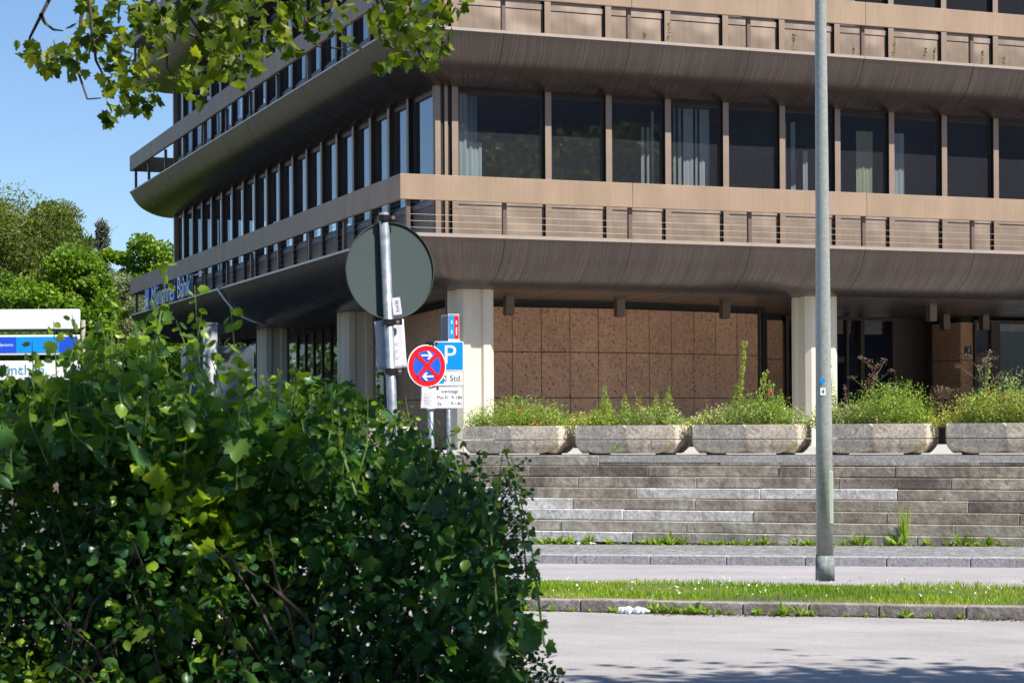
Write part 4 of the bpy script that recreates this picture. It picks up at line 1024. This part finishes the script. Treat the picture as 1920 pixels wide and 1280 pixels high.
# ------------------------------------------------------------ trees
def tube_branch(mb, p, d, L0, r, depth, out, spread=.55):
    pts = [p]; rr = [r]; n = 4
    for i in range(n):
        d = (d + Vector((random.gauss(0, .12), random.gauss(0, .12), random.gauss(.03, .08)))).normalized(); pts.append(pts[-1] + d * L0 / n); rr.append(r * (1 - .45 * (i + 1) / n))
    mb.tube(pts, rr, 7 if depth < 2 else 5, False)
    if depth >= 3: out.append(pts[-1]); return
    for k in range(3 if depth else 5):
        dd = (d * .7 + Vector((random.gauss(0, spread), random.gauss(0, spread), random.gauss(.15, spread * .6)))).normalized()
        tube_branch(mb, pts[random.randint(2, n)], dd, L0 * .68, rr[-1] * .75, depth + 1, out, spread)
def tree(name, label, loc, h, cz, R, nleaf, ls, lm, tmpl=ROUND, trunk_r=.16, K=46, group=None, cat='tree', mat_bark='bark', blob=.34, droop=0.0, parts=True, shape=None):
    root = empty(name, label, cat, loc, group=group)
    mb = MB(); tips = []
    tube_branch(mb, Vector((0, 0, 0)), Vector((0, 0, 1)), cz * .8, trunk_r, 0, tips)
    mb.build('trunk', M[mat_bark], root, smooth=True)
    C = []; T = []
    cs = []
    while len(cs) < K:
        p = RNG.normal(size=3); p /= np.linalg.norm(p); p *= RNG.uniform(.35, 1.0) ** .5
        if shape == 'cone':
            t = RNG.uniform(0, 1); a = RNG.uniform(0, 6.28); r = (1 - t) * RNG.uniform(.4, 1); p = np.array([math.cos(a) * r, math.sin(a) * r, t * 2 - 1])
        cs.append(p)
    per = nleaf // K
    for p in cs:
        br = RNG.uniform(.5, 1.2) * blob
        q = RNG.normal(size=(per, 3)); q /= np.linalg.norm(q, axis=1)[:, None]; q *= (RNG.random(per) ** .4)[:, None] * br * min(R)
        q[:, 2] *= .72; c = p * np.array(R) + np.array([0, 0, cz]); C.append(q + c)
        T.append(np.clip(RNG.normal(.42 + RNG.uniform(-.25, .25), .2, per), 0, 1))
    C = np.concatenate(C); T = np.concatenate(T)
    cloud('crown', C, RNG.uniform(.75, 1.5, len(C)) * ls, tmpl, L[lm], root, tint=T, up=.45, droop=droop)
    return root
PG = 1.25
reseed(21)
tree('silver_birch', 'tall loose olive green birch at the far left behind the directory board', (-22.0, 88, PG), 12, 6.4, (3.5, 3.0, 4.9), 80000, .20, 'olive', NARROW, .2, K=150, blob=.42, droop=.8)
tree('lime_tree', 'dark green rounded tree right behind the olive birch', (-23.0, 98, PG), 13, 7.0, (2.3, 2.5, 5.0), 60000, .17, 'darkg', ROUND, .2, K=110, blob=.38)
tree('maple_tree', 'bright green bushy maple in front of the birch', (-15.6, 71, PG), 8, 3.9, (1.7, 1.7, 2.8), 48000, .12, 'bright', ROUND, .15, K=80, blob=.38)
tree('maple_tree', 'bright green maple right above the directory board', (-18.0, 72, PG), 8, 3.5, (2.0, 1.9, 2.6), 48000, .12, 'bright', ROUND, .15, K=70, blob=.38)
tree('spruce_tree', 'thin grey green spruce whose tip stands alone against the sky', (-19.7, 96, PG), 10, 5.7, (1.3, 1.3, 4.7), 20000, .17, 'spruce', NARROW, .12, K=150, blob=.22, shape='cone', droop=.6)
tree('silver_willow', 'pale silvery willow bush between the maples and the bank corner', (-14.3, 72, PG), 7, 3.5, (1.25, 1.3, 2.9), 24000, .12, 'silver', NARROW, .1, K=60, blob=.42)
tree('sycamore_tree', 'green tree with an open ragged top beside the office corner', (-14.9, 80, PG), 8, 4.7, (2.1, 2.1, 3.5), 38000, .135, 'bright', ROUND, .15, K=60, blob=.30)
tree('garden_shrub', 'low bright shrub behind the hedge below the silver willow', (-12.4, 68, PG), 4, 1.9, (1.9, 1.4, 2.0), 28000, .11, 'bright', ROUND, .05, K=44, blob=.5, cat='shrub')
tree('garden_shrub', 'low green shrub at the far left below the directory board', (-16.4, 66, PG), 4, 1.7, (2.8, 1.5, 1.9), 28000, .11, 'bright', ROUND, .05, K=44, blob=.5, cat='shrub')
tree('beech_tree', 'dark tree filling the gap behind the directory board', (-19, 92, PG), 10, 3.6, (4.5, 3, 3.0), 22000, .2, 'darkg', ROUND, .2, K=60, blob=.36)
# background green far away
def far_wood():
    C = []
    for k in range(70):
        x = -75 + 78 * RNG.random(); y = 120 + 20 * RNG.random(); h = RNG.uniform(3, 5.5)
        q = RNG.normal(size=(260, 3)); q /= np.linalg.norm(q, axis=1)[:, None]; q *= np.array([3.4, 3.4, h * .8]); C.append(q + np.array([x, y, PG + h * .7]))
    C = np.concatenate(C); o = cloud('distant_wood', C, RNG.uniform(.3, .6, len(C)), ROUND, L['darkg'], None); tag(o, kind='stuff')
far_wood()
# white house beyond
hb = empty('distant_house', 'white flat roofed house glimpsed beyond the trees beside the office corner', 'house', (-25.9, 150, PG))
MB().box(-4, 4, 0, 8, 0, 11.4).build('wall', M['white'], hb); MB().box(-4.3, 4.3, -.3, 8.3, 11.4, 11.9).build('roof', M['plate'], hb)
for k in range(3): MB().box(-3 + 2.2 * k, -1.8 + 2.2 * k, -.05, .02, 8.6, 10.2).build('window', M['frame'], hb)

# street trees on the camera side: overhead maple, a second one to the right, and a row further along the street
def big_tree(label, loc, cz, R, n, K, off=(0, 0), lm='maple', ls=.13, hz=3.2, tmpl=MAPLE, group='street trees on the camera side', seed=3):
    reseed(seed)
    root = empty('street_tree', label, 'tree', loc, group=group)
    mb = MB(); tips = []
    mb.tube([(0, 0, 0), (.02, .02, hz * .5), (0, 0, hz)], [.22, .18, .16], 12)
    for k in range(7):
        a = k * 2.4; d = Vector((math.cos(a), math.sin(a), random.uniform(.5, 1.2))).normalized(); tube_branch(mb, Vector((0, 0, hz - .2 + .1 * k)), d, max(R) * .62, .085, 2, tips, .5)
    mb.build('trunk', M['bark'], root, smooth=True)
    cs = []; C = []; T = []
    for _ in range(K):
        p = RNG.normal(size=3); p /= np.linalg.norm(p); p *= RNG.uniform(.3, 1) ** .45; cs.append(p)
    per = n // K
    for p in cs:
        q = RNG.normal(size=(per, 3)) * np.array([.5, .5, .32]) * RNG.uniform(.7, 1.2); C.append(q + p * np.array(R) + np.array([off[0], off[1], cz])); T.append(np.clip(RNG.normal(.4, .25, per), 0, 1))
    C = np.concatenate(C)
    cloud('crown', C, RNG.uniform(.7, 1.25, len(C)) * ls, tmpl, L[lm], root, tint=np.concatenate(T), up=.7, droop=.3)
    return root
near = big_tree('maple standing beside the hedge whose branches hang into the top of the photo', (-3.9, 6.0, 0.1), 6.6, (3.0, 2.3, 1.6), 3800, 40)
sec = big_tree('maple behind the camera that throws the shadow across the near road edge', (6.6, 5.7, 0.15), 6.3, (3.6, 2.3, 1.9), 17000, 100, off=(.4, 1.62))
mid = big_tree('maple standing just behind the camera with its crown above the hedge', (3.4, .6, 0.1), 6.2, (2.6, 2.3, 1.4), 2900, 36, off=(-.7, 4.2))
far0 = big_tree('tallest street maple reflected in the office windows', (27, -3, .3), 8.5, (4.6, 4.6, 4.5), 16000, 70, ls=.30, tmpl=ROUND, hz=4)
for (x, y, s_, lb) in ((36, -8, 1.15, 'second street maple along the row on the camera side'), (46, -14, 1.2, 'third street maple along the row on the camera side'), (17.5, 1.5, .85, 'smaller street maple nearest the crossing on the camera side'), (33, 6, 1.0, 'street maple set forward at the kerb on the camera side'), (58, -19, 1.3, 'last street maple of the row on the camera side')):
    r = far0.copy(); SC.collection.objects.link(r); r.location = (x, y, .3); r.scale = (s_,) * 3; r.rotation_euler = (0, 0, x); r['label'] = lb
    for ch in list(far0.children):
        c = ch.copy(); SC.collection.objects.link(c); c.parent = r
# unseen block added across the street: gives the office windows something dark to mirror
ob = empty('reflection_block', 'unseen dark block added across the street behind the camera for the window reflections', 'added building', (55, -19, 0), math.radians(42))
MB().box(-45, 45, -12, 0, -1, 27).build('wall', M['opp'], ob); MB().box(-45.5, 45.5, -12.5, .5, 27, 27.8).build('roof', M['frame'], ob)
for fl in range(8):
    mbw = MB()
    for k in range(22): mbw.box(-43 + 4 * k, -40.6 + 4 * k, -.03, .05, 1.2 + 3.2 * fl, 3.0 + 3.2 * fl)
    mbw.build('window_row', M['glassdark2'], ob)
# hanging branches in view: leaf clusters at real positions 9 to 11 m away
reseed(31)
CL = [(55,95,22),(70,118,20),(105,120,32),(150,100,22),(140,130,25),(88,135,20),(160,75,32),(190,70,40),(215,100,40),(240,60,42),(160,22,20),(205,12,25),(250,15,22),(285,60,34),(300,95,30),(270,125,22),(240,140,28),(215,165,32),(245,190,36),(265,210,22),(205,222,16),(275,175,32),(255,35,30),(185,40,28),
      (350,20,38),(390,30,42),(420,60,45),(400,100,34),(380,130,28),(355,165,26),(375,190,18),(430,20,42),(460,50,45),(490,90,42),(470,125,26),(440,145,22),(500,30,45),(530,60,40),(545,105,20),(570,20,38),(600,50,32),(640,25,32),(620,66,14),(655,88,11),(700,20,25),(730,40,34),(740,75,32),(760,25,48),(790,60,42),(820,40,38),(842,20,30),(810,90,36),(800,128,22),(820,110,20),(715,128,22),(752,105,28),(862,22,12),(300,20,30),(330,60,24),(450,100,30),(415,130,20)]
C = []; T = []; S = []
for (x, y, r) in CL:
    Yc = 9.7 + random.uniform(-.7, .7); n = int((1.6 + r * r / 78) * (1.5 if y > 115 else 1))
    for _ in range(n):
        a = random.uniform(0, 6.28); q = r * math.sqrt(random.random()); C.append(at(x + q * math.cos(a), y + q * math.sin(a) - 12, Yc + random.uniform(-.3, .3))); T.append(random.gauss(.5, .26)); S.append(random.uniform(.036, .078))
for x in range(-60, 900, 12):      # the mass just above the frame
    for _ in range(2): C.append(at(x + random.uniform(-10, 10), random.uniform(-240, -25), 9.7 + random.uniform(-1.2, 1.2))); T.append(random.gauss(.5, .25)); S.append(random.uniform(.06, .11))
C = np.array([tuple(p) for p in C]) - np.array([-3.9, 6.0, 0.1])
cloud('hanging_leaves', C, np.array(S), MAPLE, L['maple'], near, tint=np.array(T), up=.5, droop=1.2)
BR = [[(120,-120),(98,-5),(77,35),(57,75),(52,88),(70,110)], [(77,35),(85,50),(100,62),(118,64)], [(190,-120),(163,0),(152,40),(148,85),(146,140),(164,192),(176,191),(190,190)], [(148,85),(190,70),(240,60)], [(240,-120),(168,10),(172,60),(180,120),(195,150),(230,175)],
      [(300,-100),(290,0),(300,30),(305,70),(312,105),(314,135),(330,155)], [(320,35),(345,65),(380,82),(420,95)], [(420,-100),(350,30),(390,90),(410,130)], [(500,-100),(470,0),(455,60),(470,110)],
      [(600,-110),(565,15),(578,60),(595,93),(640,98),(660,92)], [(720,-120),(704,0),(712,20),(712,75),(725,92),(745,100),(775,103)], [(730,-100),(718,10),(740,55),(775,83),(800,70),(822,45),(842,5)], [(775,83),(790,110),(800,125)], [(735,52),(770,48),(800,30)], [(880,-120),(842,5)], [(520,-90),(520,20),(540,60)], [(640,-60),(620,20),(585,40),(565,60)]]
mb = MB()
for br in BR:
    Yc = 9.7 + random.uniform(-.4, .4); pts = [at(x, y - 6, Yc + random.uniform(-.08, .08)) - near.location for x, y in br]
    mb.tube(pts, [.012 - .009 * i / (len(pts) - 1) for i in range(len(pts))], 6, False)
for (x0, x1) in ((-60, 450), (380, 900)):     # limbs that carry them, out of frame above
    mb.tube([Vector((.1, .1, 3.2)), (at(x0, -420, 8.6) - near.location), (at((x0 + x1) / 2, -170, 9.7) - near.location), (at(x1, -115, 9.9) - near.location)], [.09, .06, .035, .015], 8, False)
mb.build('hanging_branches', M['twig'], near, smooth=True)

# ------------------------------------------------------------ hedge
def htop(x):   # height of the hedge top along X
    return np.interp(x, [-3.6, -2.05, -1.75, -1.45, -1.3, -1.05, -.75, -.45, -.2, -.08, .02, .12], [1.80, 1.78, 1.92, 1.90, 1.78, 1.76, 1.76, 1.72, 1.58, 1.42, 1.1, .6])
reseed(41)
hroot = empty('mixed_hedge', 'dense dark green mixed leaf hedge with upright shoots filling the lower left', 'hedge', (0, 0, 0))
def nz(P, f, seed):      # cheap smooth pseudo noise, -1..1
    r = np.random.default_rng(seed); v = np.zeros(len(P))
    for k in range(6):
        d = r.normal(size=3); d *= f * (1 + .35 * k) / np.linalg.norm(d); v += np.sin(P @ d + r.uniform(0, 6.28)) / (1 + .3 * k)
    return v / 2.6
def hedge():
    N = 160000
    X = RNG.uniform(-4.6, .20, N); Yh = 7.45 + RNG.random(N) * 1.5; Z = RNG.random(N) * 2.1 + .06
    P = np.stack([X, Yh, Z], 1)
    lump = nz(P, 5.0, 1) * .11 + nz(P, 12, 2) * .05
    ok = Z < htop(X) + lump * 1.2
    ok &= Yh > 7.62 + lump * 1.6 + np.clip(Z - 1.2, 0, 1) * .35            # uneven front face
    edge = .00 + lump * 1.3 - np.clip(Z - 1.35, 0, 1) * .5 + np.where(Z < .75, .03, 0); ok &= X < edge
    den = nz(P, 9, 3) * .7 + nz(P, 20, 4) * .5
    ok &= RNG.random(N) < .76 + .70 * den + .10 * (X > -1.0)
    P = P[ok]; X, Yh, Z = P.T; den = den[ok]; n = len(P)
    spec = nz(P * np.array([1, .4, 1]), 2.6, 5) + RNG.normal(0, .28, n) - np.clip(X + .9, -1, 1) * .25
    col = nz(P * np.array([1, .3, 1]), 3.2, 6)
    tint = np.clip(.27 + .30 * col + RNG.normal(0, .2, n) + .40 * (nz(P * np.array([1, .2, 1]), 6.5, 9) > .62), 0, 1)  # high clumps put sunlit spots into the tint, on top of leaf variation
    big = spec > .62; mid = (spec > -.05) & ~big; sm = spec <= -.05
    big &= RNG.random(n) < .45; mid &= RNG.random(n) < .72
    cloud('maple_foliage', P[big], RNG.uniform(.05, .105, big.sum()), MAPLE, L['hedge'], hroot, tint=tint[big] + .18, up=.35, droop=.8)
    cloud('oval_foliage', P[mid], RNG.uniform(.035, .072, mid.sum()), OVAL, L['hedge'], hroot, tint=tint[mid], up=.5, droop=.7)
    cloud('small_foliage', P[sm], RNG.uniform(.016, .044, sm.sum()), ROUND, L['hedge'], hroot, tint=tint[sm] - .06, up=.4)
    # dark shaded interior twigs
    tw = MB()
    for _ in range(260):
        x = random.uniform(-3.4, -.25); p = Vector((x, random.uniform(7.8, 8.7), random.uniform(.05, .9))); pts = [p]
        d = Vector((random.gauss(0, .35), random.gauss(-.05, .25), 1)).normalized()
        for k in range(4): d = (d + Vector((random.gauss(0, .2), random.gauss(0, .2), 0))).normalized(); pts.append(pts[-1] + d * .17)
        tw.tube(pts, [.010, .008, .006, .004, .002], 5, False)
    tw.build('twigs', M['twig'], hroot)
    # upright leafy shoots, thick on the left
    C = []; D = []; S = []; T = []; stm = MB()
    px = [(60, 640), (100, 600), (135, 590), (160, 640), (210, 560), (250, 600), (285, 560), (300, 575), (315, 492), (330, 600), (365, 535), (432, 575), (378, 588), (412, 632), (352, 640), (395, 668), (445, 655), (520, 690), (560, 690), (600, 720), (640, 700), (690, 735), (760, 745), (830, 790), (470, 700), (190, 640), (20, 690), (540, 740), (660, 745)]
    for _ in range(60):
        qx = random.uniform(-20, 500)
        if 330 < qx < 485 and random.random() < .75: continue
        px.append((qx, random.uniform(610, 730) - 25 * math.exp(-((qx - 270) / 90) ** 2) + (75 if qx < 130 else 0)))
    for _ in range(34): px.append((random.uniform(480, 960), 0))
    for (qx, qy) in px:
        Yq = random.uniform(7.5, 8.7)
        if qy == 0: qy = np.interp(qx, [480, 560, 700, 800, 900, 960], [700, 722, 755, 790, 830, 862]) + random.uniform(-22, 25)
        e = at(qx, qy, Yq); z0 = float(htop(e.x)) - .30; e.x += 0; p0 = Vector((e.x + random.gauss(0, .07), Yq + random.gauss(0, .05), min(z0, e.z - .15))); n = max(6, int((e.z - p0.z) / .026))
        bend = Vector((random.gauss(0, .03), random.gauss(0, .03), 0)); big_ = .086 if qx < 480 else .055
        q1 = p0.lerp(e, .5) + bend; stm.tube([p0, q1, e], [.005, .004, .0015], 5, False)
        for j in range(n):
            t = (j + .5) / n; a = j * 2.4 + random.random(); b = p0.lerp(q1, t * 2) if t < .5 else q1.lerp(e, t * 2 - 1)
            C.append(tuple(b + Vector((math.cos(a), math.sin(a), 0)) * .012)); D.append((math.cos(a), math.sin(a), .05)); S.append(random.uniform(.6, 1.1) * big_ * (1.2 - .65 * t)); T.append(.42 + .35 * t + random.gauss(0, .12))
    C, D, S, T = map(np.array, (C, D, S, T)); hh = RNG.random(len(C)) < .35
    cloud('shoot_leaves', C[~hh], S[~hh], OVAL, L['hedge'], hroot, tint=T[~hh], up=.8, dirs=D[~hh], droop=.35)
    cloud('shoot_leaves', C[hh], S[hh] * 1.05, MAPLE, L['hedge'], hroot, tint=T[hh], up=.8, dirs=D[hh], droop=.35)
    stm.build('shoots', M['greenstem'], hroot)
    # twigs reaching out at the right end
    C = []; D = []; S = []; stm = MB()
    for k in range(80):
        z = random.uniform(.25, 1.5); Yq = random.uniform(7.7, 8.6); x0 = -.08; l = random.uniform(.08, .22) * (1.35 if z < .75 else .75)
        p0 = Vector((x0, Yq, z)); e = p0 + Vector((l, random.gauss(0, .05), random.gauss(.0, .07))); stm.tube([p0, p0.lerp(e, .5) + Vector((0, 0, .01)), e], [.003, .002, .001], 4, False)
        for j in range(int(l / .007)):
            t = random.random() ** .8; C.append(tuple(p0.lerp(e, t) + Vector((random.gauss(0, .008), random.gauss(0, .01), random.gauss(0, .014))))); D.append((.6, random.gauss(0, 1), random.gauss(0, 1))); S.append(random.uniform(.012, .028))
    cloud('shoot_leaves', np.array(C), np.array(S), ROUND, L['hedge'], hroot, dirs=np.array(D), tint=RNG.random(len(C)) * .4)
    stm.build('shoots', M['twig'], hroot)
hedge()

# ------------------------------------------------------------ grass, clover, weeds, litter
reseed(51)
def grass():
    N = 105000; u = RNG.uniform(-22, 6, N); v = VK1 + .01 + RNG.random(N) * (VG1 - VK1 - .02)
    vis = (u > -13)  | (RNG.random(N) < .3); u, v = u[vis], v[vis]; n = len(u)
    z = np.array([zr(a) for a in u]) + .085
    P = np.stack([u * CY + v * SY, -u * SY + v * CY, z], 1)
    h = RNG.uniform(.022, .066, n) * (1 + .4 * np.sin(u * 2.3) * np.sin(v * 3.1)); h = np.where(v < VK1 + .25, h * .7, h)
    T = (np.array([(-.05, 0, 0), (.05, 0, 0), (.03, .6, .1), (0, 1, .35)]), np.array([(0, 1, 2), (0, 2, 3)]))
    d = RNG.normal(size=(n, 3)) * .35; d[:, 2] = 1
    nn = RNG.normal(size=(n, 3)); nn[:, 2] = 0; nn /= np.linalg.norm(nn, axis=1)[:, None]
    d -= nn * (d * nn).sum(1)[:, None]; d /= np.linalg.norm(d, axis=1)[:, None]; s = np.cross(d, nn)
    Vv, TF = T; V = P[:, None] + h[:, None, None] * (Vv[None, :, 0:1] * s[:, None] * 1.3 + Vv[None, :, 1:2] * d[:, None] + Vv[None, :, 2:3] * nn[:, None] * .6)
    F = (TF[None] + (np.arange(n) * 4)[:, None, None]).reshape(-1, 3)
    tint = np.clip(.38 + .18 * np.sin(u * 1.7 + np.sin(v * 4)) + RNG.normal(0, .14, n) + np.where(v < VK1 + .26, .42, 0) + .16 * (np.sin(u * 5.1 + 2 * np.sin(v * 7)) > .75), 0, 1)
    o = mesh_np('grass', V.reshape(-1, 3), F, L['grass'], None, np.repeat(tint, 4)); tag(o, kind='stuff')
    # clover heads
    k = 340; u = RNG.uniform(-14, 4, k); v = VK1 + .1 + RNG.random(k) ** .8 * (VG1 - VK1 - .12)
    C = np.stack([u * CY + v * SY, -u * SY + v * CY, np.array([zr(a) for a in u]) + .085 + RNG.uniform(.04, .10, k)], 1); C = np.repeat(C, 3, 0) + RNG.normal(0, .003, (k * 3, 3))
    o = cloud('clover_flowers', C, RNG.uniform(.012, .024, len(C)), ROUND, M['petal'], None); tag(o, kind='stuff')
grass()
def rosette(n, h, wdt, lm='weed'):
    root = empty('weed', None, None)
    C = np.zeros((n, 3)); D = []; S = []
    for i in range(n): a = random.uniform(0, 6.28); D.append((math.cos(a) * .8, math.sin(a) * .8, random.uniform(.4, 1.6))); S.append(random.uniform(.6, 1.1) * h)
    T = (np.array([(0, 0, 0), (wdt, .35, .05), (wdt * .9, .7, .02), (0, 1, -.1), (-wdt * .9, .7, .02), (-wdt, .35, .05)]), ROUND[1])
    cloud('leaves', C + RNG.normal(0, .012, (n, 3)), np.array(S), T, L[lm], root, up=.3, dirs=np.array(D), tint=RNG.random(n) * .6 + .1)
    return root
protos = [rosette(14, .17, .15), rosette(20, .13, .12), rosette(9, .2, .13), rosette(26, .09, .2)]
used = [False] * 4
def put_weed(p, s_, k, label, group):
    r = protos[k]
    if used[k]:
        r = protos[k].copy(); SC.collection.objects.link(r)
        for ch in protos[k].children: c = ch.copy(); SC.collection.objects.link(c); c.parent = r
    used[k] = True
    r.location = p; r.scale = (s_,) * 3; r.rotation_euler = (0, 0, random.uniform(0, 6.28)); tag(r, label, 'weed', group)
wu = []; u = -10.4
while u < -3.9:
    u += random.uniform(.05, .16) * (2.2 if random.random() < .12 else 1); wu.append(u)
for i, u in enumerate(wu):
    put_weed(st(u, VS0 - .045 - random.uniform(0, .08), zr(u) + .115), random.uniform(.5, 1.15), random.choice((0, 1, 3, 3, 1, 2)), 'green weed tuft at the foot of the stone wall ' + ('left of the lamp post' if u < -6.1 else 'right of the lamp post'), 'weeds along the foot of the stone wall')
N = 2600; uu = RNG.uniform(-12, -3, N); vv = VS0 - .04 - np.abs(RNG.normal(size=N)) * .07
o = cloud('wall_foot_dirt', np.array([st(a, b, zr(a) + .118) for a, b in zip(uu, vv)]), RNG.uniform(.015, .04, N), ROUND, L['dry'], up=2); tag(o, kind='stuff')
for (x, k, s_) in ((985, 0, .7), (1035, 3, .9), (1230, 1, 1.1), (1260, 2, .8), (1310, 0, 1.0), (1350, 1, .6), (1420, 3, 1.1), (1470, 0, .9), (1520, 3, 1.0), (1500, 2, .7), (1180, 3, .8), (1700, 0, .7), (1800, 3, .8), (1010, 3, .6), (1075, 1, .5), (1110, 3, .5), (1150, 3, .9), (1215, 3, 1.0), (1245, 3, .9), (1275, 3, 1.0), (1295, 3, 1.1), (1325, 1, .8), (1370, 3, .6), (1445, 3, .5), (1590, 3, .5), (1625, 3, .6), (1655, 3, .6), (1745, 1, .5), (1850, 3, .5)):
    rx = ray(x, 1140)[0]; Yq = (VK0 - .03) / (CY + SY * rx); u = Yq * (CY * rx - SY)
    put_weed(st(u, VK0 - .04, zr(u)), s_ * .8, k, 'low green weed against the road kerb ' + ('left of the plastic bottle' if x < 1190 else 'between the plastic bottle and the lamp post' if x < 1545 else 'right of the lamp post'), 'weeds along the road kerb')
# tall grass stalk at the wall foot near the lamp post
rx = ray(1695, 1015)[0]; Yq = (VS0 - .03) / (CY + SY * rx); u = Yq * (CY * rx - SY); P = st(u, VS0 - .03, zr(u) + .115)
root = empty('tall_grass_clump', 'tall yellow green grass clump at the wall foot right of the lamp post', 'grass clump', P)
n = 60; T = (np.array([(-.008, 0, 0), (.008, 0, 0), (.006, .6, 0), (0, 1, .05)]), np.array([(0, 1, 2), (0, 2, 3)]))
d = RNG.normal(size=(n, 3)) * .35; d[:, 2] = 5
cloud('blades', RNG.normal(0, .03, (n, 3)) * np.array([1, 1, 0]), RNG.uniform(.15, 1, n) ** 2 * .6 + .08, T, L['grass'], root, up=0, dirs=d, tint=RNG.random(n) * .5 + .4, upright=True)
# a few plants on the upper balcony edge
for i, (a, hgt) in enumerate(((4.8, .25), (5.3, .5), (7.9, .45), (9.2, .3), (10.1, .5), (10.8, .35), (11.0, .4), (12.1, .4), (12.6, .3), (6.0, .12))):
    P = BM @ Vector((a, .35, LEV[1] - .01)); C = []; D = []
    for j in range(int(20 + hgt * 60)): t = random.random(); C.append((random.gauss(0, .012) + t * .03, random.gauss(0, .012), t * hgt)); D.append((random.gauss(0, 1), random.gauss(0, 1), .4))
    r = empty('balcony_weed', 'thin weed growing on the upper balcony edge in front of the metal panels', 'weed', P, group='weeds on the upper balcony edge')
    MB().tube([(0, 0, 0), (.03, 0, hgt)], [.003, .001], 4, False).build('stem', M['drystem'], r)
    cloud('leaves', np.array(C), RNG.uniform(.02, .04, len(C)), ROUND, L['rumex' if i % 3 == 0 else 'weed'], r, dirs=np.array(D))
# litter
def crumple(name, L_, r, loc, rz, label, cat, m='litter'):
    mb = MB(); pts = []; rr = []
    for i in range(15):
        t = i / 14; pts.append((t * L_ - L_ / 2, random.gauss(0, .004), r * .8)); rr.append(r * (1 + random.gauss(0, .16)) * (1 if t < .72 else max(.36, 1 - (t - .72) * 3.2)))
    rr[0] *= .7; mb.tube(pts, rr, 12); o = mb.build(name, M[m]); o.location = loc; o.rotation_euler = (0, 0, rz); tag(o, label, cat); return o
rx = ray(1190, 1143)[0]; Yq = (VK0 - .09) / (CY + SY * rx); u = Yq * (CY * rx - SY)
crumple('plastic_bottle', .30, .036, st(u, VK0 - .10, zr(u) - .002), -.38, 'crushed clear white plastic bottle lying against the road kerb', 'bottle')
for k, (x, l_, lab, cc_) in enumerate(((1111, .085, 'white crumpled cup lying at the wall foot near the hedge end', 'litter'), (1085, .07, 'grey flattened scrap of litter at the wall foot just left of the white cup', 'litter'))):
    rx = ray(x, 1009)[0]; Yq = (VS0 - .12) / (CY + SY * rx); u = Yq * (CY * rx - SY)
    crumple('litter_scrap', l_, .02, st(u, VS0 - .12, zr(u) + .112), -.3 + k, lab, cc_)
